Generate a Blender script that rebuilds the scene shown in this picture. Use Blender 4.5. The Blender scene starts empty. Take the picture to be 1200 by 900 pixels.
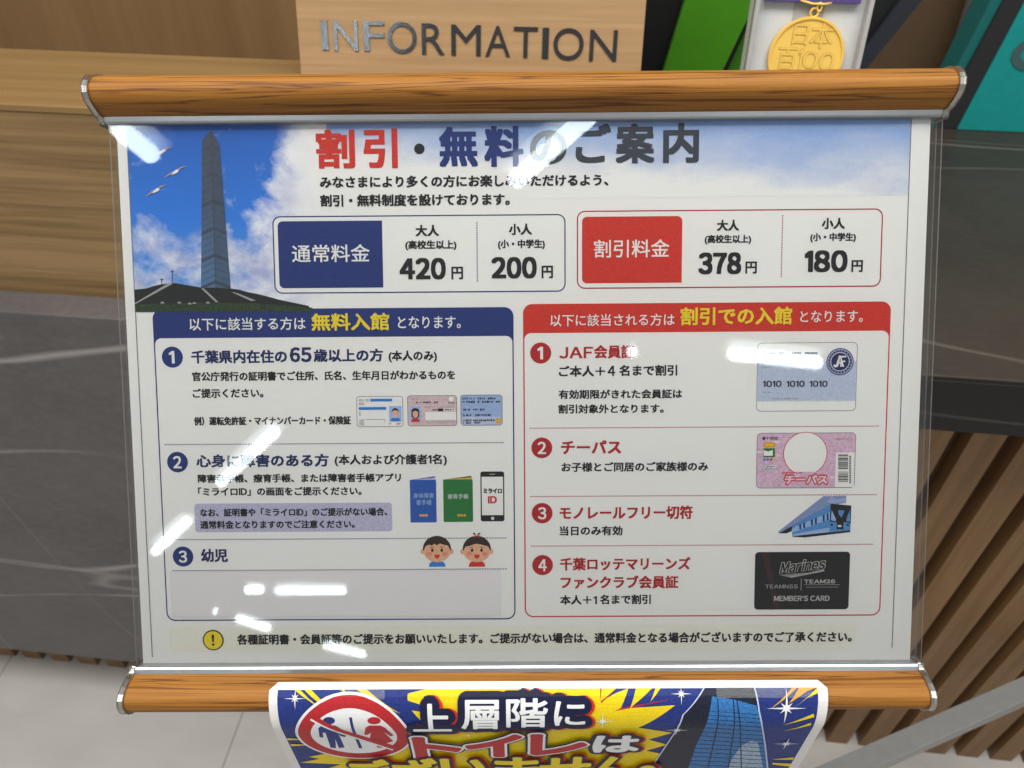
import bpy, math, random
from mathutils import Matrix, Vector
from mathutils.geometry import tessellate_polygon

random.seed(7)
SC = bpy.context.scene
COL = SC.collection

# ------------------------------------------------------------------ camera, light, exposure
PITCH = math.radians(42.7)
CAM = Vector((0, 0, 1.45))
FPX = 901.0                                    # focal length in pixels of the 1200 px wide photograph
RIGHT = Vector((1, 0, 0))
FWD = Vector((0, math.cos(PITCH), -math.sin(PITCH)))
UP = Vector((0, math.sin(PITCH), math.cos(PITCH)))

cd = bpy.data.cameras.new('camera')
cam = bpy.data.objects.new('camera', cd)
COL.objects.link(cam)
cam.matrix_world = Matrix((
    (RIGHT.x, UP.x, -FWD.x, CAM.x), (RIGHT.y, UP.y, -FWD.y, CAM.y),
    (RIGHT.z, UP.z, -FWD.z, CAM.z), (0, 0, 0, 1)))
cd.sensor_width = 36.0
cd.lens = 36.0 * FPX / 1200.0
cd.clip_start = 0.01
cd.clip_end = 60.0
cd.dof.use_dof = True
cd.dof.focus_distance = 0.40
cd.dof.aperture_fstop = 15.0
SC.camera = cam

world = bpy.data.worlds.new('World')
SC.world = world
world.use_nodes = True
bg = world.node_tree.nodes['Background']
bg.inputs[0].default_value = (1.0, 0.99, 0.97, 1)
bg.inputs[1].default_value = 0.335

SC.view_settings.view_transform = 'Standard'
SC.view_settings.look = 'None'
SC.view_settings.exposure = 0.12
SC.view_settings.gamma = 1.0
SC.view_settings.use_curve_mapping = False


ld = bpy.data.lights.new('overhead_fill_light', 'AREA')
ld.shape = 'RECTANGLE'
ld.size, ld.size_y, ld.energy, ld.color = 2.4, 0.7, 46, (1, 0.985, 0.95)
lo = bpy.data.objects.new('overhead_fill_light', ld)
COL.objects.link(lo)
lo.location = (-0.1, 0.02, 2.75)               # unseen soft fill added overhead, shines straight down

# ------------------------------------------------------------------ rays, frames


def ray(px, py):
    return (RIGHT * ((px - 600) / FPX) - UP * ((py - 450) / FPX) + FWD).normalized()


def hit(px, py, point, normal):
    d = ray(px, py)
    return CAM + d * ((Vector(point) - CAM).dot(normal) / d.dot(normal))


# the tilted sign: x along the print, y up the print, z out of it towards the reader
SA = Vector((0.99996056, 0.000216975, 0.00887894)).normalized()
SN = Vector((0.00526757, 0.79040838, -0.61255762)).normalized()
SB = SN.cross(SA).normalized()
ST = Vector((-0.19957626, 0.38429604, 1.27982897))
SY, SZ = -SB, -SN
SF = Matrix(((SA.x, SY.x, SZ.x, ST.x), (SA.y, SY.y, SZ.y, ST.y), (SA.z, SY.z, SZ.z, ST.z), (0, 0, 0, 1)))
SFI = SF.inverted()


def S(px, py, w=0.0):
    """point of the sign plane (lifted by w) seen at a pixel, in sign coordinates"""
    p = SFI @ hit(px, py, ST + SZ * w, SN)
    return p.x, p.y


# the counter frame: x along the counter, y into it, z up
CF = Matrix.Translation((0, 0.658, 0)) @ Matrix.Rotation(math.radians(-6.1), 4, 'Z')
CFI = CF.inverted()
CNY = (CF.to_3x3() @ Vector((0, 1, 0))).normalized()


def Cy(px, py, y):
    """point of the counter's upright plane at depth y seen at a pixel, in counter coordinates"""
    return CFI @ hit(px, py, CF @ Vector((0, y, 0)), CNY)


# ------------------------------------------------------------------ materials
MATS = {}


class NT:
    def __init__(self, name):
        self.m = bpy.data.materials.new(name)
        self.m.use_nodes = True
        self.t = self.m.node_tree
        self.b = self.t.nodes['Principled BSDF']
        self.out = self.t.nodes['Material Output']

    def n(self, typ, **kw):
        nd = self.t.nodes.new(typ)
        for k, v in kw.items():
            if k.startswith('i_'):
                nd.inputs[k[2:].replace('_', ' ')].default_value = v
            else:
                setattr(nd, k, v)
        return nd

    def l(self, a, b):
        self.t.links.new(a, b)

    def coords(self, scale=(1, 1, 1), rot=(0, 0, 0), loc=(0, 0, 0)):
        tc = self.n('ShaderNodeTexCoord')
        mp = self.n('ShaderNodeMapping')
        mp.inputs['Scale'].default_value = scale
        mp.inputs['Rotation'].default_value = rot
        mp.inputs['Location'].default_value = loc
        self.l(tc.outputs['Object'], mp.inputs['Vector'])
        return mp.outputs[0]

    def noise(self, vec, scale=5, detail=4, rough=0.55, dist=0.0):
        nd = self.n('ShaderNodeTexNoise')
        nd.inputs['Scale'].default_value = scale
        nd.inputs['Detail'].default_value = detail
        nd.inputs['Roughness'].default_value = rough
        nd.inputs['Distortion'].default_value = dist
        self.l(vec, nd.inputs['Vector'])
        return nd.outputs['Fac']

    def ramp(self, fac, stops):
        r = self.n('ShaderNodeValToRGB')
        el = r.color_ramp.elements
        while len(el) < len(stops):
            el.new(0.5)
        for e, (p, c) in zip(el, stops):
            e.position = p
            e.color = (*c, 1) if len(c) == 3 else c
        self.l(fac, r.inputs[0])
        return r.outputs[0]

    def math(self, op, a, b=None, clamp=False):
        nd = self.n('ShaderNodeMath', operation=op, use_clamp=clamp)
        for i, v in enumerate((a, b)):
            if v is None:
                continue
            if isinstance(v, (int, float)):
                nd.inputs[i].default_value = v
            else:
                self.l(v, nd.inputs[i])
        return nd.outputs[0]

    def mix(self, fac, a, b):
        nd = self.n('ShaderNodeMix', data_type='RGBA')
        for i, v in ((0, fac), (6, a), (7, b)):
            if isinstance(v, (int, float)):
                nd.inputs[i].default_value = v
            elif isinstance(v, tuple):
                nd.inputs[i].default_value = (*v, 1)
            else:
                self.l(v, nd.inputs[i])
        return nd.outputs[2]

    def bump(self, h, strength=0.2, dist=0.001):
        b = self.n('ShaderNodeBump')
        b.inputs['Strength'].default_value = strength
        b.inputs['Distance'].default_value = dist
        self.l(h, b.inputs['Height'])
        self.l(b.outputs[0], self.b.inputs['Normal'])


def ink(name, c, rough=0.6, grain=0.10):
    """printed ink or plain coloured stock with a fine mottle"""
    if name in MATS:
        return MATS[name]
    k = NT(name)
    v = k.noise(k.coords(), 900, 2)
    lo = tuple(x * (1 - grain) for x in c)
    hi = tuple(min(1, x * (1 + grain)) for x in c)
    k.l(k.ramp(v, [(0.3, lo), (0.7, hi)]), k.b.inputs['Base Color'])
    k.b.inputs['Roughness'].default_value = rough
    k.b.inputs['Specular IOR Level'].default_value = 0.25
    MATS[name] = k.m
    return k.m


def plain(name, c, rough=0.4, metal=0.0, bump=None):
    if name in MATS:
        return MATS[name]
    k = NT(name)
    v = k.noise(k.coords(), 60, 3)
    k.l(k.ramp(v, [(0.3, tuple(x * 0.95 for x in c)), (0.7, tuple(min(1, x * 1.04) for x in c))]), k.b.inputs['Base Color'])
    k.b.inputs['Roughness'].default_value = rough
    k.b.inputs['Metallic'].default_value = metal
    if bump:
        k.bump(k.noise(k.coords(), bump[0], 3), bump[1], bump[2])
    MATS[name] = k.m
    return k.m


def wood(name, light, dark, along='x', scale=(3, 90, 90), streak=(0.46, 0.60), rough=0.4, line=None, coarse=1.0, spec=0.4):
    if name in MATS:
        return MATS[name]
    k = NT(name)
    sc = {'x': (scale[0], scale[1], scale[2]), 'z': (scale[1], scale[2], scale[0])}[along]
    v1 = k.coords(sc)
    fine = k.noise(v1, 1.0, 6, 0.65, 0.4)
    sc2 = tuple(s * 0.22 for s in sc)
    big = k.noise(k.coords(sc2, loc=(3, 7, 1)), 1.0, 3, 0.5, 1.2)
    f = k.math('ADD', k.math('MULTIPLY', fine, 0.6), k.math('MULTIPLY', big, 0.4))
    c = k.ramp(f, [(streak[0] - 0.08, dark), (streak[1], light)])
    if line:
        # long darker growth lines
        v3 = k.coords(tuple(s * coarse for s in sc), loc=(1.3, 4.2, 2.2))
        w = k.n('ShaderNodeTexNoise')
        w.inputs['Scale'].default_value = 0.8
        w.inputs['Detail'].default_value = 1.5
        w.inputs['Distortion'].default_value = 1.2
        k.l(v3, w.inputs['Vector'])
        a = k.math('ABSOLUTE', k.math('SUBTRACT', w.outputs['Fac'], 0.5))
        m = k.math('SUBTRACT', 1.0, k.math('MULTIPLY', a, 28.0), True)
        c = k.mix(k.math('MULTIPLY', m, 0.85), c, line)
    k.l(c, k.b.inputs['Base Color'])
    k.b.inputs['Roughness'].default_value = rough
    k.b.inputs['Specular IOR Level'].default_value = spec
    k.bump(fine, 0.15, 0.0006)
    MATS[name] = k.m
    return k.m


def marble(name, base, vein):
    k = NT(name)
    cloud = k.noise(k.coords((1, 1.6, 1.6)), 6, 7, 0.65)
    c = k.ramp(cloud, [(0.3, tuple(x * 0.84 for x in base)), (0.7, tuple(x * 1.14 for x in base))])
    mot = k.noise(k.coords((1, 2, 2)), 70, 5, 0.7)
    c = k.mix(k.math('MULTIPLY', k.math('SUBTRACT', mot, 0.40, True), 0.9), c, tuple(x * 1.9 for x in base))
    for sc, rot, loc, wd, st in (((0.42, 2.6, 2.6), (0, 0.26, 0.22), (0.31, 0.2, 0.13), 150, 0.75),
                                 ((0.7, 3.6, 3.6), (0, 0.50, 0.45), (2.1, 4.4, 0.4), 150, 0.42),
                                 ((2.8, 0.7, 0.9), (0, 0.5, 0.3), (5.0, 1.0, 3.4), 220, 0.25)):
        nz = k.noise(k.coords(sc, rot, loc), 1.25, 3.0, 0.30, 0.25)
        a = k.math('ABSOLUTE', k.math('SUBTRACT', nz, 0.5))
        m = k.math('SUBTRACT', 1.0, k.math('MULTIPLY', a, wd), True)
        brk = k.ramp(k.noise(k.coords((3, 3, 3), loc=loc), 1.4, 2), [(0.32, (0, 0, 0)), (0.52, (1, 1, 1))])
        c = k.mix(k.math('MULTIPLY', k.math('MULTIPLY', m, st), brk), c, vein)
    k.l(c, k.b.inputs['Base Color'])
    k.b.inputs['Roughness'].default_value = 0.42
    k.b.inputs['Specular IOR Level'].default_value = 0.35
    k.bump(cloud, 0.08, 0.002)
    return k.m


def sky_print():
    """printed photograph: blue sky with cloud, fading into the white page on its right"""
    k = NT('printed sky')
    tc = k.n('ShaderNodeTexCoord')
    sp = k.n('ShaderNodeSeparateXYZ')
    k.l(tc.outputs['Object'], sp.inputs[0])
    x, y = sp.outputs[0], sp.outputs[1]
    n1 = k.noise(k.coords((1, 1.2, 1)), 30, 8, 0.62, 0.3)
    n2 = k.noise(k.coords((1, 1.5, 1), loc=(4, 2, 0)), 55, 6, 0.6)
    # more cloud towards the lower part and to the right (diagonal front)
    diag = k.math('MULTIPLY', k.math('MAXIMUM', k.math('SUBTRACT', x, 0.057), 0.0), 14.0)
    bias = k.math('ADD', k.math('ADD', k.math('MULTIPLY', y, -8.0), diag), -0.48)
    f = k.math('ADD', k.math('ADD', k.math('MULTIPLY', n1, 1.9), bias), -0.74)
    blue = k.ramp(k.math('MULTIPLY', y, -10.0), [(0.0, (0.012, 0.105, 0.46)), (0.5, (0.022, 0.19, 0.68)), (0.9, (0.10, 0.30, 0.72))])
    cl = k.ramp(n2, [(0.35, (0.38, 0.42, 0.66)), (0.62, (0.80, 0.82, 0.88))])
    c = k.mix(k.ramp(f, [(0.12, (0, 0, 0)), (0.44, (1, 1, 1))]), blue, cl)
    # fade into the page at the right end of the picture
    fx = k.math('ADD', x, k.math('MULTIPLY', k.math('SUBTRACT', n1, 0.5), 0.030))
    fade = k.ramp(k.math('MULTIPLY', fx, 10.0), [(0.74, (0, 0, 0)), (1.0, (1, 1, 1))])
    c = k.mix(fade, c, (0.80, 0.80, 0.79))
    k.l(c, k.b.inputs['Base Color'])
    k.b.inputs['Roughness'].default_value = 0.6
    k.b.inputs['Specular IOR Level'].default_value = 0.25
    return k.m


def haze_print():
    """pale blue printed tint along the top of the page, stronger to the right"""
    k = NT('printed pale blue tint')
    tc = k.n('ShaderNodeTexCoord')
    sp = k.n('ShaderNodeSeparateXYZ')
    k.l(tc.outputs['Object'], sp.inputs[0])
    x, y = sp.outputs[0], sp.outputs[1]
    n = k.noise(k.coords((1, 2.5, 1)), 22, 6, 0.6)
    g = k.noise(k.coords(), 1500, 2, 0.7)
    d = k.math('ADD', k.math('MULTIPLY', x, 0.085), 0.009)         # depth of the tint
    q = k.math('DIVIDE', k.math('MULTIPLY', y, -1.0), d)
    q = k.math('ADD', q, k.math('MULTIPLY', k.math('SUBTRACT', n, 0.5), 1.1))
    q = k.math('ADD', q, k.math('MULTIPLY', k.math('SUBTRACT', g, 0.5), 0.5))
    c = k.ramp(q, [(0.10, (0.25, 0.39, 0.70)), (0.55, (0.45, 0.53, 0.73)), (1.05, (0.80, 0.80, 0.79))])
    k.l(c, k.b.inputs['Base Color'])
    k.b.inputs['Roughness'].default_value = 0.6
    k.b.inputs['Specular IOR Level'].default_value = 0.25
    return k.m


def tower_print():
    k = NT('printed glass tower')
    tc = k.n('ShaderNodeTexCoord')
    sp = k.n('ShaderNodeSeparateXYZ')
    k.l(tc.outputs['Object'], sp.inputs[0])
    x, y = sp.outputs[0], sp.outputs[1]
    # slanted floor lines on the two faces, denser at the top
    xe = k.math('SUBTRACT', x, k.math('ADD', 0.04398, k.math('MULTIPLY', y, 0.0096)))
    sl = k.math('ABSOLUTE', xe)
    yy = k.math('ADD', y, k.math('MULTIPLY', sl, 0.42))
    st = k.math('FRACT', k.math('MULTIPLY', yy, 290.0))
    st2 = k.math('FRACT', k.math('MULTIPLY', yy, 72.0))
    col = k.ramp(k.math('MULTIPLY', y, -11.0), [(0.05, (0.022, 0.026, 0.042)), (0.45, (0.026, 0.046, 0.10)), (0.95, (0.045, 0.15, 0.32))])
    right = k.math('GREATER_THAN', xe, 0.0)
    col = k.mix(k.math('MULTIPLY', right, 0.55), col, (0.010, 0.025, 0.06))
    col = k.mix(k.math('MULTIPLY', k.math('LESS_THAN', sl, 0.0003), 0.7), col, (0.005, 0.012, 0.03))
    vl = k.math('LESS_THAN', k.math('FRACT', k.math('MULTIPLY', sl, 900.0)), 0.25)
    col = k.mix(k.math('MULTIPLY', vl, 0.30), col, (0.006, 0.012, 0.03))
    m = k.math('MULTIPLY', k.math('LESS_THAN', st, 0.28), 0.35)
    col = k.mix(m, col, (0.008, 0.015, 0.03))
    col = k.mix(k.math('MULTIPLY', k.math('LESS_THAN', st2, 0.14), 0.8), col, (0.006, 0.012, 0.03))
    nz = k.noise(k.coords(), 300, 3)
    col = k.mix(k.math('MULTIPLY', nz, 0.14), col, (0.22, 0.34, 0.50))
    k.l(col, k.b.inputs['Base Color'])
    k.b.inputs['Roughness'].default_value = 0.6
    return k.m


def clear_sheet_mat():
    """thin clear plastic: straight-through with a Fresnel mirror"""
    k = NT('clear plastic sheet')
    k.t.nodes.remove(k.b)
    tr = k.n('ShaderNodeBsdfTransparent')
    tr.inputs[0].default_value = (0.985, 0.985, 0.98, 1)
    gl = k.n('ShaderNodeBsdfGlossy')
    sm = k.noise(k.coords((1, 1, 1), loc=(2, 5, 0)), 26, 5, 0.65, 0.8)
    k.l(k.ramp(sm, [(0.42, (0.012, 0.012, 0.012)), (0.75, (0.05, 0.05, 0.05))]), gl.inputs['Roughness'])
    fr = k.n('ShaderNodeFresnel')
    fr.inputs[0].default_value = 1.40
    nz = k.noise(k.coords((1, 1, 1)), 9, 2, 0.4)
    bp = k.n('ShaderNodeBump')
    bp.inputs['Strength'].default_value = 0.03
    bp.inputs['Distance'].default_value = 0.0006
    k.l(nz, bp.inputs['Height'])
    k.l(bp.outputs[0], gl.inputs['Normal'])
    mx = k.n('ShaderNodeMixShader')
    k.l(fr.outputs[0], mx.inputs[0])
    k.l(tr.outputs[0], mx.inputs[1])
    k.l(gl.outputs[0], mx.inputs[2])
    k.l(mx.outputs[0], k.out.inputs[0])
    return k.m


def sheet_edge_mat():
    k = NT('polished plastic edge')
    k.b.inputs['Base Color'].default_value = (0.55, 0.55, 0.53, 1)
    k.b.inputs['Roughness'].default_value = 0.25
    k.b.inputs['Alpha'].default_value = 0.6
    return k.m


def tape_mat():
    k = NT('clear adhesive tape')
    k.b.inputs['Base Color'].default_value = (0.7, 0.7, 0.68, 1)
    k.b.inputs['Roughness'].default_value = 0.12
    k.b.inputs['Alpha'].default_value = 0.16
    k.bump(k.noise(k.coords((1, 3, 3)), 160, 3, 0.6, 1.0), 0.9, 0.002)
    return k.m


def emit(name, c, s):
    k = NT(name)
    k.t.nodes.remove(k.b)
    e = k.n('ShaderNodeEmission')
    e.inputs[0].default_value = (*c, 1)
    e.inputs[1].default_value = s
    k.l(e.outputs[0], k.out.inputs[0])
    return k.m


def floor_mat():
    k = NT('pale grey floor tile')
    sc = k.coords((1 / 0.503, 1 / 0.503, 1), (0, 0, 0), (1.0099, 0.80, 0))
    br = k.n('ShaderNodeTexBrick')
    br.offset = 0.0
    br.inputs['Color1'].default_value = (1, 1, 1, 1)
    br.inputs['Color2'].default_value = (0.95, 0.95, 0.95, 1)
    br.inputs['Mortar'].default_value = (0.55, 0.53, 0.5, 1)
    br.inputs['Scale'].default_value = 1.0
    br.inputs['Mortar Size'].default_value = 0.003
    br.inputs['Brick Width'].default_value = 1.0
    br.inputs['Row Height'].default_value = 1.0
    k.l(sc, br.inputs['Vector'])
    n = k.noise(k.coords((2, 5, 1)), 3, 6, 0.6)
    c = k.ramp(n, [(0.3, (0.58, 0.55, 0.51)), (0.7, (0.66, 0.63, 0.59))])
    mx = k.n('ShaderNodeMix', data_type='RGBA', blend_type='MULTIPLY')
    mx.inputs[0].default_value = 1.0
    k.l(c, mx.inputs[6])
    k.l(br.outputs['Color'], mx.inputs[7])
    k.l(mx.outputs[2], k.b.inputs['Base Color'])
    k.b.inputs['Roughness'].default_value = 0.35
    return k.m


# ------------------------------------------------------------------ mesh building


class MB:
    def __init__(self):
        self.v, self.f, self.mi, self.mats = [], [], [], []

    def slot(self, m):
        if m not in self.mats:
            self.mats.append(m)
        return self.mats.index(m)

    def poly(self, pts, m):
        b = len(self.v)
        self.v += [tuple(p) for p in pts]
        self.f.append(list(range(b, b + len(pts))))
        self.mi.append(self.slot(m))

    def raw(self, vs, fs, m):
        b = len(self.v)
        self.v += [tuple(p) for p in vs]
        s = self.slot(m)
        for f in fs:
            self.f.append([i + b for i in f])
            self.mi.append(s)

    def flat(self, pts, z, m):
        """flat polygon facing +z"""
        a = sum(p[0] * q[1] - q[0] * p[1] for p, q in zip(pts, pts[1:] + pts[:1]))
        if a < 0:
            pts = pts[::-1]
        self.poly([(p[0], p[1], z) for p in pts], m)

    def ring(self, outer, inner, z, m):
        n = len(outer)
        vs = [(p[0], p[1], z) for p in outer] + [(p[0], p[1], z) for p in inner]
        self.raw(vs, [(i, (i + 1) % n, n + (i + 1) % n, n + i) for i in range(n)], m)

    def box(self, lo, hi, m):
        x0, y0, z0 = lo
        x1, y1, z1 = hi
        vs = [(x0, y0, z0), (x1, y0, z0), (x1, y1, z0), (x0, y1, z0), (x0, y0, z1), (x1, y0, z1), (x1, y1, z1), (x0, y1, z1)]
        self.raw(vs, [(3, 2, 1, 0), (4, 5, 6, 7), (0, 1, 5, 4), (1, 2, 6, 5), (2, 3, 7, 6), (3, 0, 4, 7)], m)

    def prism(self, pts, off, m, mside=None):
        """solid between polygon pts (3-D) and the same polygon moved by off"""
        n = len(pts)
        a = [Vector(p) for p in pts]
        b = [p + Vector(off) for p in a]
        self.raw(a + b, [tuple(range(n))], m)
        self.raw(a + b, [tuple(range(2 * n - 1, n - 1, -1))] + [(i, n + i, n + (i + 1) % n, (i + 1) % n) for i in range(n)], mside or m)

    def tube(self, pts, r, m, n=10, caps=True):
        pts = [Vector(p) for p in pts]
        rings = []
        for i, p in enumerate(pts):
            d = (pts[min(i + 1, len(pts) - 1)] - pts[max(i - 1, 0)]).normalized()
            a = d.orthogonal().normalized() if i == 0 else (rings[-1][1] - d * rings[-1][1].dot(d)).normalized()
            rings.append((p, a, d))
        vs, fs = [], []
        for p, a, d in rings:
            b = d.cross(a)
            vs += [p + (a * math.cos(t) + b * math.sin(t)) * r for t in (2 * math.pi * k / n for k in range(n))]
        for i in range(len(pts) - 1):
            fs += [(i * n + k, i * n + (k + 1) % n, (i + 1) * n + (k + 1) % n, (i + 1) * n + k) for k in range(n)]
        if caps:
            fs += [tuple(range(n - 1, -1, -1)), tuple(range((len(pts) - 1) * n, len(pts) * n))]
        self.raw(vs, fs, m)

    def build(self, name, parent=None, frame=None, smooth=False, bevel=0.0, recalc=False):
        me = bpy.data.meshes.new(name)
        me.from_pydata([tuple(p) for p in self.v], [], self.f)
        for m in self.mats:
            me.materials.append(m)
        me.polygons.foreach_set('material_index', self.mi)
        if smooth:
            me.polygons.foreach_set('use_smooth', [True] * len(me.polygons))
        me.update()
        o = bpy.data.objects.new(name, me)
        COL.objects.link(o)
        attach(o, parent, frame)
        if bevel:
            b = o.modifiers.new('bevel', 'BEVEL')
            b.width = bevel
            b.segments = 2
            b.limit_method = 'ANGLE'
        return o


WORLD = {}


def attach(o, parent, frame):
    """put o at the world frame given, as a child of parent"""
    M = frame if frame is not None else (WORLD[parent.name] if parent else Matrix.Identity(4))
    WORLD[o.name] = M.copy()
    if parent:
        o.parent = parent
        o.matrix_basis = WORLD[parent.name].inverted() @ M
    else:
        o.matrix_basis = M


def tag(o, label=None, cat=None, group=None, kind=None):
    for k, v in (('label', label), ('category', cat), ('group', group), ('kind', kind)):
        if v:
            o[k] = v
    return o


def empty(name, frame, label, cat, group=None):
    o = bpy.data.objects.new(name, None)
    o.empty_display_size = 0.05
    COL.objects.link(o)
    attach(o, None, frame)
    return tag(o, label, cat, group)


# ------------------------------------------------------------------ lettering
GLY = {}


def glyphs(s, res=3):
    """outline mesh of a string at size 1: vertices, faces, ink box; digits and latin letters use the sans shapes of the wide forms"""
    if (s, res) in GLY:
        return GLY[(s, res)]
    if not any(c.isascii() and c.isalnum() for c in s):
        GLY[(s, res)] = raw_glyphs(s, res)
        return GLY[(s, res)]
    adv = raw_glyphs('国国', res)[2][2] - raw_glyphs('国', res)[2][2]
    vs, fs, pen = [], [], 0.0
    for c in s:
        if c == ' ':
            pen += 0.28 * adv
            continue
        tight = c.isascii()
        v, f, (a, b, cc, d) = raw_glyphs(chr(ord(c) + 0xFEE0) if c.isascii() and c.isalnum() else c, res)
        off = pen + (0.06 * adv - a if tight else 0.0)
        n = len(vs)
        vs += [(x + off, y) for x, y in v]
        fs += [tuple(i + n for i in q) for q in f]
        pen += (cc - a + 0.12 * adv) if tight else adv
    xs = [v[0] for v in vs]
    ys = [v[1] for v in vs]
    GLY[(s, res)] = (vs, fs, (min(xs), min(ys), max(xs), max(ys)))
    return GLY[(s, res)]


RAWG = {}


def raw_glyphs(s, res=3):
    if (s, res) in RAWG:
        return RAWG[(s, res)]
    if s in ('１', 'Ｉ'):                                    # plain strokes without feet
        _, _, (a, b, c2, d) = raw_glyphs('７' if s == '１' else 'Ｄ', res)
        h = d - b
        w = 0.135 * h
        if s == 'Ｉ':
            pts = [(0.4, b), (0.4 + w, b), (0.4 + w, d), (0.4, d)]
        else:
            pts = [(0.4, b), (0.4 + w, b), (0.4 + w, d), (0.4 + 0.25 * w, d), (0.4 - 1.35 * w, d - 0.17 * h), (0.4 - 1.35 * w, d - 0.30 * h), (0.4, d - 0.175 * h)]
        xs = [p[0] for p in pts]
        RAWG[(s, res)] = (pts, [tuple(range(len(pts)))], (min(xs), b, max(xs), d))
        return RAWG[(s, res)]
    c = bpy.data.curves.new('lettering', 'FONT')
    c.body = s
    c.size = 1.0
    c.resolution_u = res
    o = bpy.data.objects.new('lettering', c)
    COL.objects.link(o)
    dg = bpy.context.evaluated_depsgraph_get()
    me = bpy.data.meshes.new_from_object(o.evaluated_get(dg))
    vs = [(v.co.x, v.co.y) for v in me.vertices]
    fs = [tuple(p.vertices) for p in me.polygons]
    bpy.data.objects.remove(o)
    bpy.data.curves.remove(c)
    bpy.data.meshes.remove(me)
    xs = [v[0] for v in vs]
    ys = [v[1] for v in vs]
    RAWG[(s, res)] = (vs, fs, (min(xs), min(ys), max(xs), max(ys)))
    return RAWG[(s, res)]


def shifts(bold, n):
    if n > 20:
        return [(bold * k * math.cos(2 * math.pi * i / n), bold * k * math.sin(2 * math.pi * i / n)) for i in range(n) for k in ((1.0, 0.62) if i % 2 else (1.0,))]
    if not bold:
        return [(0, 0)]
    if n <= 10:                                                # square brush: crisp corners, slightly thinner horizontals
        h = 0.8 * bold
        sq = [(-bold, -h), (bold, -h), (bold, h), (-bold, h)]
        if n > 4:
            sq += [(0, h), (0, -h), (bold, 0), (-bold, 0)]
        return [(0, 0)] + sq
    return [(0, 0)] + [(bold * math.cos(2 * math.pi * i / n), bold * math.sin(2 * math.pi * i / n)) for i in range(n)]


DZ = 1.0e-5


def put_box(mb, s, x0, y0, x1, y1, z, m, bold=0.0, n=8, res=4, fn=None, shear=0.0):
    """string stretched to fill the box (sign units, y1 above y0); bold as a fraction of the box height"""
    vs, fs, (a, b, c, d) = glyphs(s, res)
    bo = bold * (y1 - y0)
    sx = (x1 - x0 - 2 * bo) / (c - a)
    sy = (y1 - y0 - 2 * bo) / (d - b)
    for i, (dx, dy) in enumerate(shifts(bo, n)):
        pts = []
        for (x, y) in vs:
            X, Y = x0 + bo + (x - a) * sx + dx, y0 + bo + (y - b) * sy + dy
            X += shear * (Y - y0)
            pts.append(fn(X, Y, z + i * DZ) if fn else (X, Y, z + i * DZ))
        mb.raw(pts, fs, m)


def put_line(mb, s, px0, py0, px1, py1, h, z, m, bold=0.0, ref='国', n=4, res=2):
    """a line of print: ink from pixel (px0,py0) to (px1,py1) along its middle, full glyph height h pixels"""
    u0, v0 = S(px0, py0)
    u1, v1 = S(px1, py1)
    hh = abs(S(px0, py0 - h / 2)[1] - S(px0, py0 + h / 2)[1])
    vs, fs, (a, b, c, d) = glyphs(s, res)
    ra, rb, rc, rd = glyphs(ref, res)[2]
    bo = bold * hh
    sy = (hh - 2 * bo) / (rd - rb)
    sx = (u1 - u0 - 2 * bo) / (c - a)
    vm = (v0 + v1) / 2
    rm = (rb + rd) / 2
    for i, (dx, dy) in enumerate(shifts(bo, n)):
        mb.raw([(u0 + bo + (x - a) * sx + dx, vm + (y - rm) * sy + dy, z + i * DZ) for x, y in vs], fs, m)


def put_px(mb, s, px0, py0, px1, py1, z, m, **k):
    """string filling the box whose corners are the pixels (left, top) and (right, bottom)"""
    ym = (py0 + py1) / 2
    xm = (px0 + px1) / 2
    put_box(mb, s, S(px0, ym)[0], S(xm, py1)[1], S(px1, ym)[0], S(xm, py0)[1], z, m, **k)


def rect_of(tl, tr, br, bl):
    q = [S(*p) for p in (tl, tr, br, bl)]
    return ((q[0][0] + q[3][0]) / 2, (q[2][1] + q[3][1]) / 2, (q[1][0] + q[2][0]) / 2, (q[0][1] + q[1][1]) / 2)


def rrect(r, rad=0.0, seg=6, corners=(1, 1, 1, 1)):
    """rounded rectangle outline, counter-clockwise from bottom left; corners = bl, br, tr, tl"""
    x0, y0, x1, y1 = r
    out = []
    for (cx, cy, a0, on) in ((x0, y0, 180, corners[0]), (x1, y0, 270, corners[1]), (x1, y1, 0, corners[2]), (x0, y1, 90, corners[3])):
        rr = rad if on else rad * 0.02 + 1e-6
        ox = cx + rr if cx == x0 else cx - rr
        oy = cy + rr if cy == y0 else cy - rr
        for i in range(seg + 1):
            a = math.radians(a0 + 90 * i / seg)
            out.append((ox + rr * math.cos(a), oy + rr * math.sin(a)))
    return out


def inset(r, d):
    return (r[0] + d, r[1] + d, r[2] - d, r[3] - d)


def frame_line(mb, r, rad, w, z, m, corners=(1, 1, 1, 1)):
    mb.ring(rrect(r, rad, corners=corners), rrect(inset(r, w), max(rad - w, 1e-4), corners=corners), z, m)


def circle(cx, cy, r, n=32, ry=None):
    ry = ry or r
    return [(cx + r * math.cos(2 * math.pi * i / n), cy + ry * math.sin(2 * math.pi * i / n)) for i in range(n)]


def dotted(mb, p0, p1, z, m, pitch=0.0014, duty=0.50, th=0.00065):
    a, b = Vector(S(*p0)), Vector(S(*p1))
    horizontal = abs(b.x - a.x) > abs(b.y - a.y)
    if horizontal:
        a.y = b.y = (a.y + b.y) / 2
    else:
        a.x = b.x = (a.x + b.x) / 2
    d = (b - a)
    n = int(d.length / pitch)
    d.normalize()
    q = Vector((-d.y, d.x)) * th / 2
    for i in range(n):
        s = a + d * pitch * i
        e = s + d * pitch * duty
        mb.flat([tuple(s - q), tuple(e - q), tuple(e + q), tuple(s + q)], z, m)


def pxpoly(mb, pts, z, m):
    mb.flat([S(*p) for p in pts], z, m)


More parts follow.
